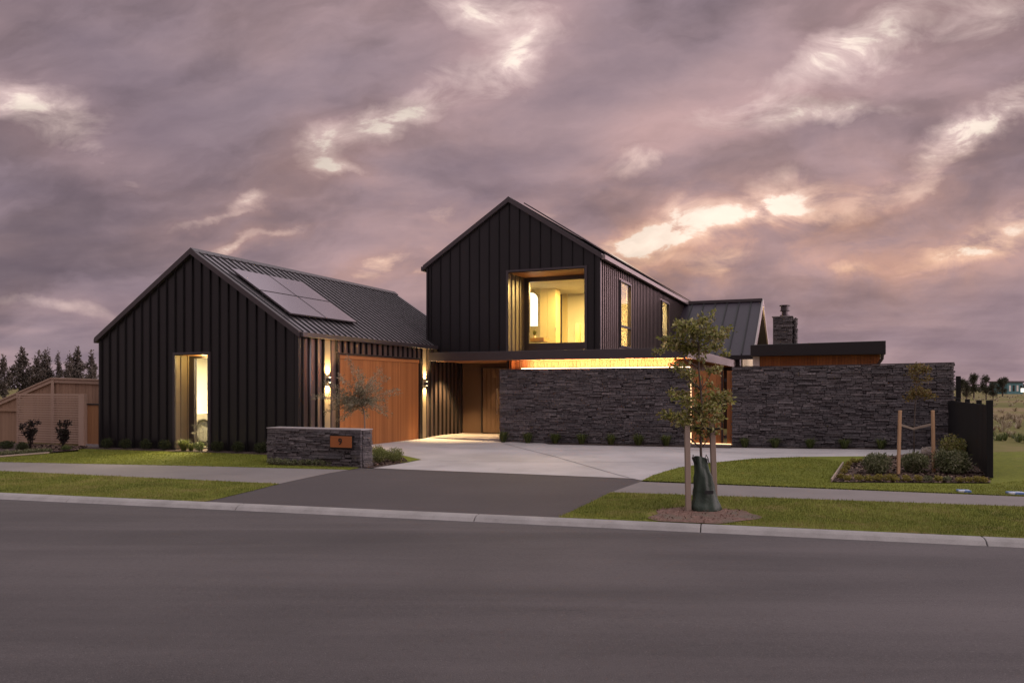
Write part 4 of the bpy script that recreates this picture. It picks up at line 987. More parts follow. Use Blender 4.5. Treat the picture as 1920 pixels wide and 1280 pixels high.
b = MB(); b.box(uq0+.02, uq1-.02, VRW+.44, VRW+4.8, -.1, zb0+.001); hb(b, 'inner_wall', 'black_metal')
b = MB(); b.box(hit_v(1411.5, VRW+.3)[0], hit_v(1424, VRW+.3)[0]-.004, VRW+.3, VRW+.5, -.1, zb0-.003); hb(b, 'post', 'white_paint')
b = MB(); uu = ur1-.10; b.tube([(uu, VRW+.15, zt2-.05), (uu+.02, VRW+.15, zb0+.02), (uu+.01, VRW+.15, zb0-.12), (uu-.12, VRW+.3, zb0-.33), (uu-.16, VRW+.35, -.1)], [.045]*5, 10); hb(b, 'downpipe', 'trim_metal', smooth=True)

# --- chimney
VCH = vlk-2.2
cu0, ct = hit_v(1449, VCH); cu1, _ = hit_v(1485, VCH); czt = zat(594.5, ct)
ch = empty('chimney', (0, 0, 0), 0, house); ch['label'] = 'square stacked stone chimney with black cowl'
m = MB(); stones(m, cu1-cu0, 0, lambda s: czt-1.5, hmin=.05, hmax=.11); m.v = [(x+cu0, y+VCH, z+1.5) for x, y, z in m.v]
e_ = MB(); stones(e_, .7, 0, lambda s: czt-1.5, hmin=.05, hmax=.11); m.add([(cu1-b_, VCH+.05+a_, c_+1.5) for a_, b_, c_ in e_.v], e_.f)
fix(hb(m, 'stonework', 'ledge_stone', ch))
m = MB(); m.box(cu0+.02, cu1-.02, VCH+.03, VCH+.75, 1.0, czt-.01); hb(m, 'core', 'stone_core', ch)
m = MB(); m.box(cu0-.04, cu1+.04, VCH-.04, VCH+.8, czt, czt+.03); hb(m, 'capping', 'cap_concrete', ch)
m = MB(); sx = hit_v(1494.5, VCH+1.0)[0]; czs = zat(600, ct+1); stones(m, 1.0, 0, lambda s: czs-1.5, hmin=.05, hmax=.11); m.v = [(sx-y, VCH+.1+x*.9, z+1.5) for x, y, z in m.v]
m2 = MB(); stones(m2, sx-cu1+.04, 0, lambda s: czs-1.5, hmin=.05, hmax=.11); m.add([(cu1-.02+x, y+VCH+.5, z+1.5) for x, y, z in m2.v], m2.f)
fix(hb(m, 'shoulder', 'ledge_stone', ch))
pc = (cu0+cu1)/2+.08; pw_ = .20; m = MB(); py = VCH+.35
m.tube([(pc, py, czt), (pc, py, czt+.10), (pc, py, czt+.10), (pc, py, czt+.30), (pc, py, czt+.30), (pc, py, czt+.26)], [.2, .2, .13, .13, .2, .2], 14)
m.tube([(pc, py, czt+.26), (pc, py, czt+.47)], [.17, .17], 14); m.tube([(pc, py, czt+.47), (pc, py, czt+.51)], [.22, .22], 14)
hb(m, 'cowl', 'trim_metal', ch)

# ------------------------------------------------------------------ gate between the stone walls
VG = VC+.25
gx, gy = W(uw1+.03, VG); gate = empty('timber_gate', (gx, gy, 0), HROT); tag(gate, 'vertical timber gate between the two stone walls, edged by warm light strips', 'gate')
gL = ug0-uw1-.06; zg = zat(695, hit_v(1330, VG)[1]); m = MB(); s = .06
gs = gL*.76
while s < gL-.02:
    if abs(s-gs) > .05: m.box(s, min(s+.088, gL), 0, .03+.004*random.random(), .06, zg)
    s += .094
m.build('boards', 'cedar', gate)
m = MB(); m.box(gs-.02, gs+.02, -.03, .03, .05, zg); m.box(0, gL, .035, .06, .2, .28); m.box(0, gL, .035, .06, zg-.3, zg-.22); m.build('frame', 'black_metal', gate)
m = MB(); m.tube([(gs-.05, -.06, .85), (gs-.05, -.06, 1.15)], [.012, .012], 8); m.build('handle', 'steel', gate)
m = MB(); m.box(.0, .022, -.03, -.01, .06, zg); m.build('side_light', 'led_soft', gate)
m = MB(); m.box(.04, gL, -.045, -.02, .035, .055); m.build('floor_light', 'led_soft', gate)
m = MB(); m.box(-.01, gL, -.35, .25, -.12, .03); o = m.build('threshold', 'concrete_path', gate)

# ------------------------------------------------------------------ letterbox wall
up0 = UV(*G(500.5, 868)); up1 = UV(*G(676, 876.6)); vp = up1[1]; pu0 = hit_v(501, vp)[0]; pu1 = hit_v(677, vp)[0]; tp_ = hit_v(677, vp)[1]
zpt = zat(807, tp_); zp0 = ground(*G(676, 876.6))
thp = hit_u(698, pu1)[0]-vp
print('letterbox', pu0, pu1, vp, zpt, thp)
lw = stone_wall('letterbox_wall', pu0, pu1, vp, thp, zp0-.05, zpt-.0, zpt, 'low grey stacked stone letterbox wall carrying the orange number plate', cap='cap_concrete')
lw['category'] = 'letterbox wall'
na, nb = hit_v(623.5, vp)[0]-pu0, hit_v(663, vp)[0]-pu0; tn = hit_v(643, vp)[1]; nz0, nz1 = zat(838, tn)-zp0+.05, zat(817, tn)-zp0+.05
m = MB(); m.box(na-.02, nb+.02, -.07, -.02, nz0-.02, nz1+.02); npf = m.build('number_plate', 'strap_black', lw)
mat('plate_cedar', m_timber((.27, .085, .028), (.40, .135, .045), (1.5, 20, 30)))
m = MB(); m.box(na, nb, -.085, -.0701, nz0, nz1); m.build('plate_face', 'plate_cedar', npf)
cu = bpy.data.curves.new('numeral', 'FONT'); cu.body = '9'; cu.size = .20; cu.extrude = .006; cu.align_x = 'CENTER'; cu.align_y = 'CENTER'
no = bpy.data.objects.new('numeral', cu); C.objects.link(no); bpy.context.view_layer.update()
dg = bpy.context.evaluated_depsgraph_get(); me = bpy.data.meshes.new_from_object(no.evaluated_get(dg)); bpy.data.objects.remove(no)
no = bpy.data.objects.new('numeral', me); me.materials.append(MATS['strap_black']); C.objects.link(no); no.parent = npf
no.location = (na+(nb-na)*.48, -.092, (nz0+nz1)/2); no.rotation_euler = (R(90), 0, 0)

# ------------------------------------------------------------------ car inside the garage
cv = 1.15; ucw, tcw = hit_v(381, cv); car = empty('parked_car', (*W(ucw, cv), 0), HROT); tag(car, 'white car parked inside the lit garage behind the narrow window', 'car')
def arc(cx, r, a0, a1, n=8): return [(cx+r*math.cos(R(a0+(a1-a0)*i/n)), .33+r*math.sin(R(a0+(a1-a0)*i/n))) for i in range(n+1)]
pr = [(-.85, .28)]+arc(0, .40, 180, 0)+[(.5, .22), (2.2, .22)]+arc(2.7, .40, 180, 0)+[(3.3, .28), (3.45, .55), (3.42, .92), (3.1, 1.0), (1.0, .98), (-.55, .86), (-.85, .70), (-.92, .45)]
m = MB(); m.prism(pr, 0, 1.78); fix(m.build('body', 'car_white', car, bevel=.03))
m = MB(); gp2 = [(.55, .97), (1.15, 1.42), (2.6, 1.45), (3.25, 1.0)]; m.prism(gp2, .14, 1.64); fix(m.build('cabin_glass', 'dark_glass', car, bevel=.03))
m = MB(); m.prism([(1.1, 1.41), (1.3, 1.48), (2.5, 1.5), (2.7, 1.44)], .16, 1.62); fix(m.build('roof', 'car_white', car, bevel=.02))
for cx_ in (0, 2.7):
    for vv in (.02, 1.54):
        m = MB(); m.tube([(cx_, vv, .33), (cx_, vv+.22, .33)], [.33, .33], 24); wh = m.build('wheel', 'rubber', car)
        m = MB(); m.tube([(cx_, vv-.012, .33), (cx_, vv-.002, .33)], [.22, .22], 20); m.build('rim', 'alloy', wh)

# ------------------------------------------------------------------ left boundary: fence, slatted screen, side gate
VFN = .9
def fz(py, px, v): return zat(py, hit_v(px, v)[1])
fr_ = empty('timber_fence', (*W(-8, VFN), 0), HROT); tag(fr_, 'weathered vertical board fence with sloping capping left of the black garage', 'fence')
ofs = -8
kk = [(hit_v(-260, VFN)[0], fz(838, -260, VFN)), (hit_v(0, VFN)[0], fz(752, 0, VFN)), (hit_v(99, VFN)[0], fz(709, 99, VFN)), (hit_v(196, VFN)[0], fz(712, 196, VFN))]
kk[0] = (kk[0][0], .9)
def ftop(u):
    for (a0, b0), (a1, b1) in zip(kk, kk[1:]):
        if u <= a1: return b0+(b1-b0)*(u-a0)/(a1-a0)
    return kk[-1][1]
m = MB(); u = kk[0][0]
while u < kk[-1][0]: m.hexa([(u-ofs, 0, -.1), (u+.135-ofs, 0, -.1), (u+.135-ofs, .02, -.1), (u-ofs, .02, -.1), (u-ofs, random.random()*.004, ftop(u)-.04), (u+.135-ofs, 0, ftop(u+.135)-.04), (u+.135-ofs, .02, ftop(u+.135)-.04), (u-ofs, .02, ftop(u)-.04)]); u += .14
m.build('palings', 'fence_timber', fr_)
m = MB()
for (a0, b0), (a1, b1) in zip(kk, kk[1:]):
    m.hexa([(a0-ofs, -.05, b0-.13), (a1-ofs, -.05, b1-.13), (a1-ofs, -.003, b1-.13), (a0-ofs, -.003, b0-.13), (a0-ofs, -.05, b0-.02), (a1-ofs, -.05, b1-.02), (a1-ofs, -.003, b1-.02), (a0-ofs, -.003, b0-.02)])
    m.hexa([(a0-ofs, -.08, b0-.02), (a1-ofs, -.08, b1-.02), (a1-ofs, .07, b1-.02), (a0-ofs, .07, b0-.02), (a0-ofs, -.08, b0+.02), (a1-ofs, -.08, b1+.02), (a1-ofs, .07, b1+.02), (a0-ofs, .07, b0+.02)])
m.build('capping', 'slat_timber', fr_)
uu = hit_v(102, VFN)[0]; m = MB(); m.box(uu-.06-ofs, uu+.06-ofs, -.07, -.052, -.1, kk[2][1]-.05); m.build('post', 'slat_timber', fr_)
m = MB(); z = fz(767, 15, VFN); m.box(kk[0][0]-ofs, hit_v(40, VFN)[0]-ofs, -.045, -.003, z-.06, z+.02); m.build('rail', 'fence_timber', fr_)
VS = .12
s0, s1 = hit_v(31, VS)[0], hit_v(148, VS)[0]; zt = fz(738, 90, VS)
scn = empty('slatted_screen', (*W(s0, VS), 0), HROT); tag(scn, 'pale horizontal slatted timber screen with two dark shrubs before it', 'screen')
m = MB(); z = .02
while z < zt-.06: m.box(.0, s1-s0, 0, .03, z, z+.038); z += .068
m.build('slats', 'slat_timber', scn)
m = MB(); m.box(0, s1-s0, -.012, .045, zt-.055, zt); m.build('top_rail', 'slat_timber', scn)
m = MB(); m.box(-.04, .03, .0305, .09, -.1, zt-.003); m.build('post', 'slat_timber', scn)
m = MB(); m.box(s1-s0+.003, hit_v(158, VS)[0]-s0, -.02, .10, -.1, zt+.0); m.build('post', 'slat_timber', scn)
g0, g1 = hit_v(158.5, VS+.1)[0], hit_v(190, VS+.1)[0]; zt = fz(757, 170, VS+.1)
sg = empty('side_gate', (*W(g0, VS+.1), 0), HROT); tag(sg, 'orange-brown boarded side gate between the slatted screen and the garage', 'gate')
m = MB(); s = 0
while s < g1-g0-.02: m.box(s, min(s+.13, g1-g0), 0, .03, .02, zt-.03); s += .136
m.build('boards', 'gate_cedar', sg); m = MB(); m.box(0, g1-g0, -.02, .05, zt-.03, zt+.01); m.build('top_rail', 'black_metal', sg)
m = MB(); m.box(0, g1-g0, -.06, .08, -.1, .018); m.build('sill', 'cap_concrete', sg)

# ------------------------------------------------------------------ black fence on the right
fx0, fy0 = G(1855, 896); ra = UV(fx0, fy0)
fu = ra[0]; fv1 = hit_u(1797, fu)[0]
bf = empty('black_fence', (fx0, fy0, ground(fx0, fy0)), HROT); tag(bf, 'black vertical paling fence running back from the lawn to the stone wall', 'fence')
hz = zat(752, fy0)-ground(fx0, fy0); Lf = VC-ra[1]+.6
print('black fence', ra, Lf, hz)
m = MB(); s = .07; i = 0
while s < Lf: m.box(-.015, .012, s, s+.122, -.05, hz-.06-.02*random.random()); s += .146
m.build('palings', 'black_timber', bf)
m = MB(); m.box(.0125, .05, .05, Lf, hz-.16, hz-.09); m.build('rail', 'black_timber', bf); m = MB(); m.box(.0125, .05, .05, Lf, .25, .32); m.build('rail', 'black_timber', bf)
s = 0
while s < Lf:
    m = MB(); m.box(.0125 if s else -.05, .10 if s else .055, s-.045 if s else -.05, s+.045, -.1, hz+(.0 if s else .02)); m.build('post', 'black_timber', bf, bevel=.006); s += 1.55
# end post against the wall, taller
m = MB(); x, y = W(ug1+.12, VC+.2); m.box(-.05, .05, -.05, .05, -.1, zat(705, y)); o = m.build('fence_post', 'black_timber'); o.location = (x, y, 0); o.rotation_euler = (0, 0, HROT); tag(o, 'tall black post at the right end of the long stone wall', 'post')

# ------------------------------------------------------------------ street tree
tx, ty = G(1317, 957); tz_ = ground(tx, ty); D = ty
def at(px, py, dd=0.0): return Vector(((px-CX)/F*(D+dd), D+dd, zat(py, D+dd)))
st = empty('street_tree', (tx, ty, tz_)); tag(st, 'young street tree with sparse leaf clumps, staked beside the kerb', 'tree')
o0 = Vector((tx, ty, tz_)); m = MB()
tr = [(1317, 957), (1316, 900), (1314, 840), (1317, 780), (1314, 730), (1310, 690), (1311, 650), (1308, 612)]
trp = [at(a_, b_)-o0 for a_, b_ in tr]; m.tube(trp, [.026, .021, .018, .016, .014, .011, .009, .004], 8)
fol = MB()
clumps = [ # px,py,rx_px,ry_px,depth
 (1303, 622, 42, 26, 0), (1270, 640, 30, 16, .1), (1345, 628, 26, 18, -.1), (1318, 600, 18, 14, .05), (1285, 612, 22, 16, -.15), (1300, 655, 36, 14, .1), (1262, 652, 18, 8, 0), (1340, 650, 22, 12, .2), (1245, 634, 12, 7, .1),
 (1312, 674, 12, 10, 0), (1276, 690, 24, 12, -.1), (1262, 680, 12, 7, .1), (1336, 694, 20, 11, .1), (1296, 700, 16, 9, 0), (1280, 703, 12, 8, .15),
 (1268, 738, 24, 12, .1), (1292, 752, 22, 14, -.15), (1345, 742, 26, 16, .1), (1362, 752, 14, 14, 0), (1336, 766, 26, 14, -.1), (1310, 762, 18, 14, .1),
 (1258, 780, 26, 11, 0), (1290, 786, 22, 14, .1), (1322, 790, 24, 16, -.1), (1348, 782, 16, 12, .1), (1310, 806, 20, 10, 0), (1340, 803, 14, 9, 0), (1245, 773, 12, 7, .1), (1272, 792, 18, 8, -.1),
 (1300, 722, 12, 10, .05), (1330, 722, 14, 8, -.05), (1313, 742, 16, 12, .1), (1318, 708, 8, 8, 0), (1366, 738, 10, 8, .1), (1300, 770, 20, 14, .15), (1330, 812, 16, 10, .1)]
cs, rs = [], []
for (a_, b_, c_, d_, e_) in clumps:
    q = at(a_, b_, e_)-o0; s = D/F; cs.append(tuple(q)); rs.append((c_*s, .8*min(c_, 26)*s, d_*s))
    # limb from trunk
    zt_ = q.z-abs(a_-1313)*s*.55-.04; j = min(range(len(trp)), key=lambda i: abs(trp[i].z-zt_)); b0 = trp[j]
    mid_ = b0.lerp(q, .5)+Vector((0, 0, -.03)); m.tube([b0, mid_, q], [.008, .006, .003], 5)
    for _ in range(4):
        e2 = q+Vector((random.uniform(-1, 1)*c_*s*.9, random.uniform(-.5, .5)*c_*s, random.uniform(-.6, 1)*d_*s)); m.tube([q, e2], [.003, .0015], 4)
m.build('trunk', 'bark', st, smooth=True)
cs += [tuple(Vector(c)+Vector((random.uniform(-1, 1)*r[0], random.uniform(-1, 1)*r[1], random.uniform(-1, .8)*r[2]))*1.15) for c, r in zip(cs, rs)]
rs += [tuple(x*.62 for x in r) for r in rs]
leaves(fol, cs, rs, 4500, .057, aspect=.55, shell=.0, up=-.1); fol.build('crown', 'street_leaf', st)
def stake(px, py0, py1, m_, label, group, w_=.024, pxt=None):
    x, y = G(px, py0); g = ground(x, y); mb = MB(); h = zat(py1, y)-g; dx_ = 0 if pxt is None else (pxt-px)/F*y
    mb.hexa([(-w_, -w_, -.1), (w_, -w_, -.1), (w_, w_, -.1), (-w_, w_, -.1), (dx_-w_, -w_, h), (dx_+w_, -w_, h), (dx_+w_, w_, h), (dx_-w_, w_, h)])
    o = mb.build('tree_stake', m_, bevel=.004); o.location = (x, y, g); o.rotation_euler = (0, 0, 0); tag(o, label, 'tree stake', group); return o
stake(1291, 959, 798, 'stake_timber', 'grey square stake left of the green watering bag, by the street tree', 'stakes around the street tree', .036, 1288)
stake(1341, 955, 792, 'stake_timber', 'grey square stake right of the green watering bag, by the street tree', 'stakes around the street tree', .036, 1335)
m = MB(); s = D/F; a_, b_ = at(1288, 803), at(1336, 805)
m.tube([Vector((-.31, 0, 0)), Vector((-.16, -.01, .01)), Vector((0, 0, 0)), Vector((.1, 0, -.01)), Vector((.2, 0, 0))], [.016]*5, 6)
m.tube([Vector((-.25, -.045, -.03)), Vector((-.25, -.045, .03))], [.03, .03], 8)
o = m.build('tree_tie', 'strap_black'); o.location = (a_.x+.27, D-.01, a_.z); tag(o, 'black rubber tie joining the street tree to its stakes', 'tree tie')
# watering bag
bag = empty('watering_bag', (tx+.01, ty-.02, tz_)); tag(bag, 'dark green slumped watering bag wrapped around the street tree trunk', 'watering bag')
m = MB(); prof = [(0, .205, .16, .035), (.025, .225, .165, .035), (.09, .21, .14, .03), (.16, .175, .12, .022), (.27, .155, .105, .012), (.38, .14, .10, .0), (.48, .13, .09, -.006), (.56, .108, .08, -.022), (.63, .095, .07, -.034), (.70, .088, .06, -.042), (.735, .10, .055, -.047)]
nn = 40
for (z, ra_, rb_, ox) in prof:
    for j in range(nn):
        an = 2*math.pi*j/nn; k_ = 1+.12*math.sin(5*an+z*6+1)*(.4+z)+.07*math.sin(9*an-z*9)+.05*math.sin(3*an+z*23)
        sq = 1/(max(abs(math.cos(an)), abs(math.sin(an)))**.55); zz_ = z-(.05*math.cos(an-1) if z > .69 else 0)
        m.v.append((ox+ra_*k_*sq*math.cos(an)*.93, rb_*k_*sq*math.sin(an)*.93, zz_))
for i in range(len(prof)-1):
    for j in range(nn): m.f.append((i*nn+j, i*nn+(j+1) % nn, (i+1)*nn+(j+1) % nn, (i+1)*nn+j))
m.build('bag_body', 'bag_green', bag, smooth=True)
for ox in (-.14, .045):
    m = MB(); m.tube([(ox-.0, -.05, .68), (ox-.035, -.06, .76), (ox-.02, -.05, .80), (ox+.01, -.04, .75), (ox+.025, -.05, .67)], [.007]*5, 6); m.build('strap', 'strap_black', bag, smooth=True)
m = MB(); m.box(-.02, .10, -.165, -.150, .26, .31); m.build('flap', 'strap_black', bag)
x, y = G(1298, 953); m = MB(); bpy.ops.mesh.primitive_ico_sphere_add(subdivisions=3, radius=.075, location=(x, y, ground(x, y)+.03)); o = bpy.context.object; o.name = 'rock'
for v_ in o.data.vertices: v_.co *= 1+.18*math.sin(v_.co.x*40+1)*math.sin(v_.co.y*35)+.1*math.sin(v_.co.z*50)
o.scale = (1, .8, .75); o.data.materials.append(MATS['rock']); tag(o, 'pale fist-sized rock beside the watering bag', 'rock')

# ------------------------------------------------------------------ silvery multi-branch tree behind the letterbox wall
bx, by = G(684, 857); bz = ground(bx, by)
ot = empty('silver_shrub_tree', (bx, by, bz)); tag(ot, 'sparse silvery green small tree behind the letterbox wall', 'tree')
m = MB(); D2 = by; p2 = lambda px, py, dd=0: Vector(((px-CX)/F*(D2+dd)-bx, dd, zat(py, D2+dd)-bz))
m.tube([p2(684, 857), p2(684, 800), p2(683, 772), p2(674, 752)], [.022, .018, .016, .012], 7)
lf = MB(); tips = [(655, 672), (670, 690), (712, 695), (722, 706), (749, 734), (725, 750), (722, 768), (600, 738), (590, 745), (628, 700), (612, 712), (640, 760), (650, 785), (700, 715), (690, 705), (640, 735), (720, 730), (705, 758), (730, 778), (620, 760), (635, 790), (668, 720), (610, 770), (688, 780)]
for (a_, b_) in tips:
    for r_ in range(3):
        dd = random.uniform(-.5, .5); s = p2(random.uniform(655, 690), random.uniform(745, 760)); e_ = p2(a_+random.uniform(-8, 8), b_+random.uniform(-6, 6), dd)
        mid_ = s.lerp(e_, .5)+Vector((0, 0, random.uniform(-.02, .05))); m.tube([s, mid_, e_], [.006, .0035, .0012], 4)
        n_ = int(70); q = np.array([list((s.lerp(mid_, f*2) if f < .5 else mid_.lerp(e_, f*2-1))) for f in np.linspace(.12, 1, n_)])
        leaves(lf, q, np.full(n_, .055), 75, .06, aspect=.24, shell=.0, up=.25)
leaves(lf, [p2(668, 752), p2(648, 750), p2(690, 750), p2(660, 765)], [(.32, .28, .12), (.22, .2, .1), (.25, .2, .1), (.3, .25, .1)], 1100, .06, aspect=.2, shell=.0)
m.build('trunk', 'pale_bark', ot, smooth=True); lf.build('crown', 'olive_leaf', ot)

# ------------------------------------------------------------------ round shrubs by the letterbox wall
def ball_shrub(name, px, py, r, m_, label, group=None, n=1500, size=.03, hs=1.0, lumps=9, cat='shrub', aspect=.5):
    x, y = G(px, py); z = ground(x, y); mb = MB(); c = [(0, 0, r*hs*.8)]; rr = [(r*.8, r*.8, r*hs*.8)]
    for i in range(lumps):
        an = 6.283*i/lumps+random.random(); c.append((r*.5*math.cos(an), r*.5*math.sin(an), r*hs*random.uniform(.5, 1.15))); rr.append((r*.5, r*.5, r*hs*.45))
    leaves(mb, c, rr, n, size, aspect=aspect, shell=.55, up=.5)
    for i in range(8): an = random.random()*6.28; mb.tube([(0, 0, 0), (r*.5*math.cos(an), r*.5*math.sin(an), r*hs*.9)], [.008, .004], 4)
    o = mb.build(name, m_); o.location = (x, y, z); return tag(o, label, cat, group)
gR = 'round shrubs beside the letterbox wall'
ball_shrub('round_shrub', 711, 869, .23, 'ball_leaf', 'round clipped green shrub touching the letterbox wall', gR, 3200, .024, .95)
ball_shrub('round_shrub', 738, 867, .24, 'ball_leaf', 'round clipped green shrub nearest the concrete forecourt', gR, 3400, .024, .90)
ball_shrub('round_shrub', 709, 855, .19, 'ball_leaf', 'round green shrub hidden behind the pair by the letterbox wall', gR, 2000, .024, .95)
for i, px in enumerate(np.linspace(508, 650, 11)):
    ball_shrub('border_plant', px, 871.5+i*.25, random.uniform(.085, .12), 'shrub_leaf', ORD[i]+' low pale green border plant from the left, under the letterbox wall', 'border row under the letterbox wall', 420, .03, .9, 5, 'plant')
# tussocks along walls
g1_ = 'tussocks under the canopy stone wall'
for i, px in enumerate((944, 990, 1041, 1091, 1146, 1197, 1249)):
    u, _ = hit_v(px, VC-.22); x, y = W(u, VC-.24); plant_tuft('tussock_grass', x, y, .26, .38, 'tussock_leaf', ORD[i]+' dark green grassy tussock from the left, under the canopy stone wall', g1_, 170)
for i, px in enumerate((1396, 1453, 1519, 1583, 1652)):
    u, _ = hit_v(px, VC-.22); x, y = W(u, VC-.2); plant_tuft('tussock_grass', x, y, .24, .31, 'tussock_leaf', ORD[i]+' small grassy tussock from the left, under the long right stone wall', 'tussocks under the long stone wall', 150)
for i, px in enumerate((200, 235, 273, 309, 407, 446, 488)):
    u, _ = hit_v(px, -.2); x, y = W(u, -.2); ball_shrub('small_bush', px, 0, .16, 'dark_leaf', 'small dark bush in the row at the foot of the black garage gable', 'bushes along the garage gable', 1100, .028, 1.0) if False else None
    mb = MB(); r = .16; leaves(mb, [(0, 0, .14), (.06, 0, .2), (-.06, .02, .18)], [(r, r, .14), (.1, .1, .1), (.1, .1, .1)], 1300, .028, shell=.5, up=.6); o = mb.build('small_bush', 'dark_leaf'); o.location = (x, y, ground(x, y)); o.rotation_euler = (0, 0, i)
    tag(o, ORD[i]+' small dark rounded bush from the left, at the foot of the black garage gable', 'bush', 'bushes along the garage gable')
for px, r, h, n, m_, lb in ((345, .26, .36, 240, 'bright_tussock', 'bright green spiky tussock before the lit garage window'), (358, .18, .25, 140, 'bright_tussock', 'smaller pale tussock in the middle below the lit garage window')):
    u, _ = hit_v(px, -.2); x, y = W(u, -.2); plant_tuft('tussock_grass', x, y, r, h, m_, lb, None, n)
u, _ = hit_v(374, -.2); x, y = W(u, -.2); mb = MB(); leaves(mb, [(0, 0, .13)], [(.16, .16, .13)], 1000, .03, shell=.4, up=.6); o = mb.build('small_bush', 'tussock_leaf'); o.location = (x, y, ground(x, y)); tag(o, 'small green bush at the right foot of the lit garage window', 'bush')
# airy flower stems in front of the garage window
u, _ = hit_v(369, -.1); x, y = W(u, -.1); mb = MB()
for i in range(10):
    an = random.random()*6.28; e_ = Vector((.12*math.cos(an), .12*math.sin(an), random.uniform(.45, .68))); mb.tube([(0, 0, 0), e_*.5+Vector((0, 0, .05)), e_], [.003, .002, .0015], 4); leaves(mb, [tuple(e_)], [.03], 12, .025)
o = mb.build('flower_stems', 'olive_leaf'); o.location = (x, y, ground(x, y)); tag(o, 'thin airy flower stems in front of the lit garage window', 'plant')
# dark shrubs at the slatted screen, and left garden
def twiggy(px, py, h, w_, m_, label, n=700):
    x, y = G(px, py); z = ground(x, y); mb = MB(); cs_ = []; rs_ = []
    for i in range(9):
        an = random.random()*6.28; e_ = Vector((w_*random.uniform(.2, 1)*math.cos(an), .5*w_*math.sin(an), h*random.uniform(.45, 1))); mb.tube([(0, 0, 0), e_*.5+Vector((0, 0, h*.1)), e_], [.008, .005, .002], 5)
        cs_ += [tuple(e_), tuple(e_*.7)]; rs_ += [(w_*.3, w_*.3, h*.13)]*2
    leaves(mb, cs_, rs_, n, .06, shell=.0, aspect=.5); o = mb.build('dark_shrub', m_); o.location = (x, y, z); tag(o, label, 'shrub', 'dark shrubs before the slatted screen')
twiggy(57, 843, .80, .28, 'purple_leaf', 'dark twiggy shrub before the left part of the slatted screen', 800)
twiggy(118, 843, .74, .25, 'purple_leaf', 'dark leafy shrub before the right part of the slatted screen', 1100)
ball_shrub('green_shrub', 42, 845, .17, 'dark_leaf', 'rounded green shrub at the lower left corner of the slatted screen', None, 900, .035, .9)
ball_shrub('green_shrub', 10, 842, .24, 'dark_leaf', 'dark green mound of leaves at the left edge of the garden bed', None, 1000, .04, .6)
ball_shrub('green_shrub', 124, 845, .14, 'tussock_leaf', 'low green shrub under the right dark shrub by the screen', None, 700, .03, .7)
for i, px in enumerate(np.linspace(3, 92, 10)):
    ball_shrub('border_plant', px, 855-px*.065, random.uniform(.08, .11), 'shrub_leaf', ORD[i]+' low border plant from the left, edging the left garden bed', 'border row of the left garden bed', 320, .03, .85, 4, 'plant')
m = MB(); a_, b_ = G(-40, 861), G(92, 850.5)
m.tube([(a_[0], a_[1], ground(*a_)+.03), (b_[0], b_[1], ground(*b_)+.03)], [.022, .022], 6); o = m.build('bed_edging', 'stake_timber'); tag(o, 'thin pale edging strip between the left garden bed and lawn', 'edging')

# ------------------------------------------------------------------ right garden bed
sx_, sy_ = G(1714, 880); sz_ = ground(sx_, sy_); D3 = sy_
yt = empty('young_tree', (sx_, sy_, sz_)); tag(yt, 'slender bronze-leaved young tree between two stakes in the right bed', 'tree')
p3 = lambda px, py, dd=0: Vector(((px-CX)/F*(D3+dd)-sx_, dd, zat(py, D3+dd)-sz_))
m = MB(); tp3 = [p3(1714, 880), p3(1714, 800), p3(1716, 760), p3(1719, 720), p3(1722, 684)]; m.tube(tp3, [.014, .012, .010, .007, .003], 6)
c3 = [(1722, 690, 22, 10), (1735, 694, 14, 8), (1712, 702, 14, 8), (1722, 735, 24, 10), (1708, 745, 16, 8), (1740, 742, 16, 8), (1720, 715, 10, 14), (1740, 712, 10, 8)]
cs, rs = [], []
for a_, b_, c_, d_ in c3:
    q = p3(a_, b_, random.uniform(-.15, .15)); cs.append(tuple(q)); rs.append((c_*D3/F, c_*D3/F*.8, d_*D3/F)); m.tube([p3(1718, b_+14), q], [.005, .002], 4)
m.build('trunk', 'bark', yt, smooth=True); lf = MB(); leaves(lf, cs, rs, 950, .06, aspect=.45, shell=0, up=.2); lf.build('crown', 'bronze_leaf', yt)
stake(1684, 891, 769, 'stake_warm', 'brown stake left of the young bronze tree in the right bed', 'stakes around the young tree', .025, 1687.5)
stake(1751, 887, 769, 'stake_warm', 'brown stake right of the young bronze tree in the right bed', 'stakes around the young tree', .025, 1749)
for (a_, b_, c_, d_, lb) in ((1688, 796, 1714, 804, 'pale webbing tie from the left stake to the young tree'), (1714, 803, 1752, 794, 'pale webbing tie from the right stake to the young tree')):
    P, Q = p3(a_, b_, -.12), p3(c_, d_, -.04 if a_ < 1700 else 0); m = MB(); P = P+Vector((0, 0, 0))
    if a_ > 1700: P, Q = p3(a_, b_, -.04), p3(c_, d_, -.10)
    m.hexa([P+Vector((0, -.01, -.022)), Q+Vector((0, -.01, -.022)), Q+Vector((0, .01, -.022)), P+Vector((0, .01, -.022)), P+Vector((0, -.01, .022)), Q+Vector((0, -.01, .022)), Q+Vector((0, .01, .022)), P+Vector((0, .01, .022))])
    o = m.build('tree_tie', 'stake_timber'); o.location = (sx_, sy_, sz_); tag(o, lb, 'tree tie')
ball_shrub('flax_shrub', 1644, 889, .27, 'shrub_leaf', 'grey green rounded shrub left of the staked young tree', 'shrubs in the right bed', 2600, .06, .92, aspect=.3)
ball_shrub('flax_shrub', 1716, 888, .28, 'shrub_leaf', 'grey green rounded shrub at the foot of the staked young tree', 'shrubs in the right bed', 2700, .06, .95, aspect=.3)
ball_shrub('flax_shrub', 1786, 889, .34, 'shrub_leaf', 'widest grey green shrub, beside the black fence', 'shrubs in the right bed', 3200, .065, .85, aspect=.3)
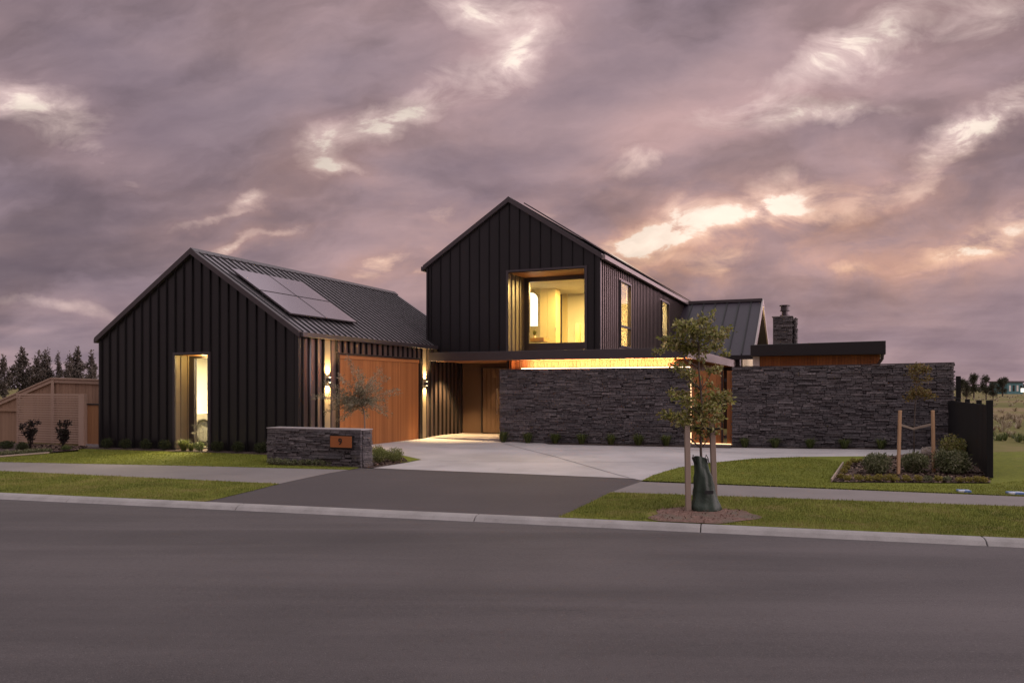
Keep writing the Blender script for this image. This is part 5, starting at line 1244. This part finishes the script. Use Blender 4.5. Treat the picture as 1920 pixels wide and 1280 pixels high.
ball_shrub('green_shrub', 1787, 862, .30, 'street_leaf', 'upright olive green bush by the end of the stone wall', None, 1500, .05, 1.15)
ball_shrub('flowering_shrub', 1742, 861, .20, 'white_flower', 'pale flowering shrub behind the bed shrubs', 'pale flowering shrubs', 900, .035, .9)
ball_shrub('flowering_shrub', 1768, 861, .14, 'white_flower', 'small pale flowering shrub near the black fence', 'pale flowering shrubs', 500, .035, .9)
for i, px in enumerate((1589, 1609, 1628, 1646, 1665, 1678, 1700, 1722, 1740, 1760, 1776, 1798, 1815, 1832, 1845)):
    ball_shrub('border_plant', px, 903+(i*.2), random.uniform(.07, .10), random.choice(['yellow_leaf', 'yellow_leaf', 'shrub_leaf']), ORD[i]+' small border plant from the left in the front row of the right bed', 'front border row of the right bed', 300, .028, .95, 4, 'plant')
for i, (px, py) in enumerate(((1577, 899), (1582, 890), (1587, 882), (1591, 875), (1600, 869), (1612, 868))):
    ball_shrub('border_plant', px, py, random.uniform(.06, .09), 'yellow_leaf', ORD[i]+' small yellowish plant from the front, along the left side of the right bed', 'side border row of the right bed', 260, .028, .95, 4, 'plant')
m = MB(); a_, b_ = Vector((*G(1559, 905), 0)), Vector((*G(1581, 872), 0)); a_.z, b_.z = ground(a_.x, a_.y), ground(b_.x, b_.y); d = (b_-a_).normalized(); n = Vector((-d.y, d.x, 0))*.012
m.hexa([a_-n, b_-n, b_+n, a_+n]+[p+Vector((0, 0, .075)) for p in (a_-n, b_-n, b_+n, a_+n)]); o = fix(m.build('edging_board', 'stake_timber')); tag(o, 'pale angled timber edging board at the left side of the right bed', 'edging')
for (pa, pb, py, lb) in ((1798, 1822, 924, 'small pale cover plate in the grass by the right footpath'), (1893, 1925, 928, 'pale and blue cover plate in the grass at the right edge of the photo')):
    a_, b_ = G(pa, py), G(pb, py+.7); m = MB(); L = math.hypot(b_[0]-a_[0], b_[1]-a_[1]); m.box(0, L, 0, .16, 0, .035); o = m.build('cover_plate', 'cover_blue', bevel=.008); o.location = (a_[0], a_[1], ground(*a_)+.01); o.rotation_euler = (0, 0, math.atan2(b_[1]-a_[1], b_[0]-a_[0])); tag(o, lb, 'cover plate')

# ------------------------------------------------------------------ rough field behind the fence: dry tussock belt
def scatter_tufts(name, pts_poly, n, m_, r, h, label, nb=14, wd=.012):
    P = np.array(pts_poly); mb = MB()
    lo, hi = P.min(0), P.max(0)
    from mathutils.geometry import intersect_point_tri_2d
    c = 0; tri = [(Vector(P[0]), Vector(P[i]), Vector(P[i+1])) for i in range(1, len(P)-1)]
    while c < n:
        q = Vector((random.uniform(lo[0], hi[0]), random.uniform(lo[1], hi[1])))
        if any(intersect_point_tri_2d(q, *t) for t in tri): tuft(mb, q.x, q.y, ground(q.x, q.y)-.02, r*random.uniform(.6, 1.3), h*random.uniform(.5, 1.2), nb, wd); c += 1
    o = mb.build(name, m_); return tag(o, label, 'grass', kind='stuff')
scatter_tufts('rough_grass', [(13.5, 24), (34, 24), (46, 42), (20, 42)], 420, 'dry_blade', .30, .38, 'dry pale seeding grass in the field beyond the black fence', 26, .014)
scatter_tufts('rough_grass', [(13.0, 22), (24, 20), (26, 23), (14, 24.5)], 200, 'tussock_leaf', .25, .22, 'dark green tufts edging the mown lawn beyond the black fence', 20)
scatter_tufts('rough_grass', [(22, 42), (60, 42), (150, 160), (80, 160)], 500, 'dry_blade', .5, .3, 'low dry tufts in the far field on the right', 12, .03)

# ------------------------------------------------------------------ far trees
def far_tree(name, px, pytop, dist, wpx, kind, label, group, seedm, base=-.1):
    x = (px-CX)/F*dist; H = zat(pytop, dist)-base; Wd = wpx/F*dist/2
    r_ = empty(name, (x, dist, base)); tag(r_, label, 'tree', group); mb = MB(); mb.tube([(0, 0, 0), (0, 0, H*.5), (0, 0, H*.93)], [Wd*.10, Wd*.06, .01], 6)
    cs_, rs_ = [], []
    if kind == 'poplar':
        n_ = 26
        for i in range(n_):
            f = .12+.86*i/n_; rw = Wd*(1-f)**.55*1.0*(1.15 if f > .25 else .9); an = random.random()*6.28; k_ = random.uniform(.1, .75)
            cs_.append((rw*k_*math.cos(an), rw*k_*math.sin(an), H*f)); rs_.append((rw*.5, rw*.5, H*.06+Wd*.18)); mb.tube([(0, 0, H*f*.85), cs_[-1]], [.03, .01], 4)
        nl, sz_l = 2600, Wd*.21
    else:
        for i in range(16):
            an = random.random()*6.28; f = random.uniform(.3, .9); k_ = random.uniform(.1, .7)*(1 if f < .7 else .6); cs_.append((Wd*k_*math.cos(an), Wd*k_*math.sin(an), H*f)); rs_.append((Wd*.42, Wd*.42, H*.14)); mb.tube([(0, 0, H*.3), cs_[-1]], [.05, .02], 4)
        nl, sz_l = 2200, Wd*.16
    mb.build('trunk', 'bark', r_); lf = MB(); leaves(lf, cs_, rs_, nl, sz_l, aspect=.5, shell=.2, up=.5); lf.build('crown', seedm, r_)
gl_ = 'tall trees on the horizon left of the garage'
LB = ['leftmost of the tall feathery trees, above the fence end', 'tallest bushy feathery tree left of the middle of the row', 'feathery tree just right of the tallest left one', 'feathery tree above the kink of the fence capping', 'narrow short feathery tree in the middle of the row', 'broad feathery tree second from the garage wall', 'feathery tree closest to the garage wall', 'small feathery tree filling the gap near the garage wall']
for (px, py, w_), lb in zip(((8, 664, 34), (43, 650, 44), (72, 657, 34), (86, 652, 36), (109, 657, 24), (145, 648, 40), (172, 658, 34), (130, 660, 26)), LB):
    far_tree('poplar_tree', px, py, 110+random.uniform(-6, 6), w_*1.15, 'poplar', lb, gl_, 'far_leaf')
gr_ = 'trees on the horizon right of the black fence'
for (px, py, w_, d_, lb) in ((1801, 704, 24, 120, 'small dark tree next to the tall black post'), (1826, 699, 30, 125, 'bushy dark tree over the black fence palings'), (1849, 703, 26, 110, 'dark tree with rounded crown, third from the black fence post'), (1862, 716, 20, 100, 'low spreading bush right of the rounded far tree'), (1880, 705, 26, 150, 'lone far tree left of the teal building'), (1812, 712, 20, 95, 'low bush below the far trees beside the fence post')):
    far_tree('far_tree', px, py, d_, w_, 'bush', lb, gr_, 'far_green', -.2)
# more horizon growth that is one mass
mb = MB(); cs_, rs_ = [], []
for i in range(130):
    d_ = 420+random.uniform(-40, 80); x = random.uniform(150, 420); cs_.append((x, d_, 1.0)); rs_.append((9, 5, random.uniform(1.4, 3.0)))
leaves(mb, cs_, rs_, 9000, 1.2, shell=.2); o = mb.build('distant_hedgerow', 'far_green'); tag(o, 'dark distant hedgerow along the flat horizon', 'hedgerow', kind='stuff')
# teal building
d_ = 210; x0, x1 = (1889-CX)/F*d_, (1918-CX)/F*d_; tb = empty('teal_shed', ((x0+x1)/2, d_, -.1)); tag(tb, 'teal flat-roofed building on the far right horizon', 'building'); hw_ = (x1-x0)/2
m = MB(); m.box(-hw_, hw_, 0, 8, 0, zat(717, d_)+.1); m.build('wall', 'teal_cladding', tb)
m = MB(); m.box(-hw_-.3, hw_+.3, -.3, 8.3, zat(717, d_)+.103, zat(715.5, d_)+.3); m.build('roof', 'trim_metal', tb)
for i in range(4): m = MB(); xx = -hw_+.4+i*1.0; m.box(xx, xx+.5, -.05, -.003, .8, 2.4); m.build('window', 'dark_glass' if i % 2 else 'white_paint', tb)
m = MB(); m.box(hw_-.6, hw_+.3, -.06, -.0035, .6, 1.6); m.build('lit_window', 'mirror_glow', tb)
print('objects', len(bpy.data.objects))
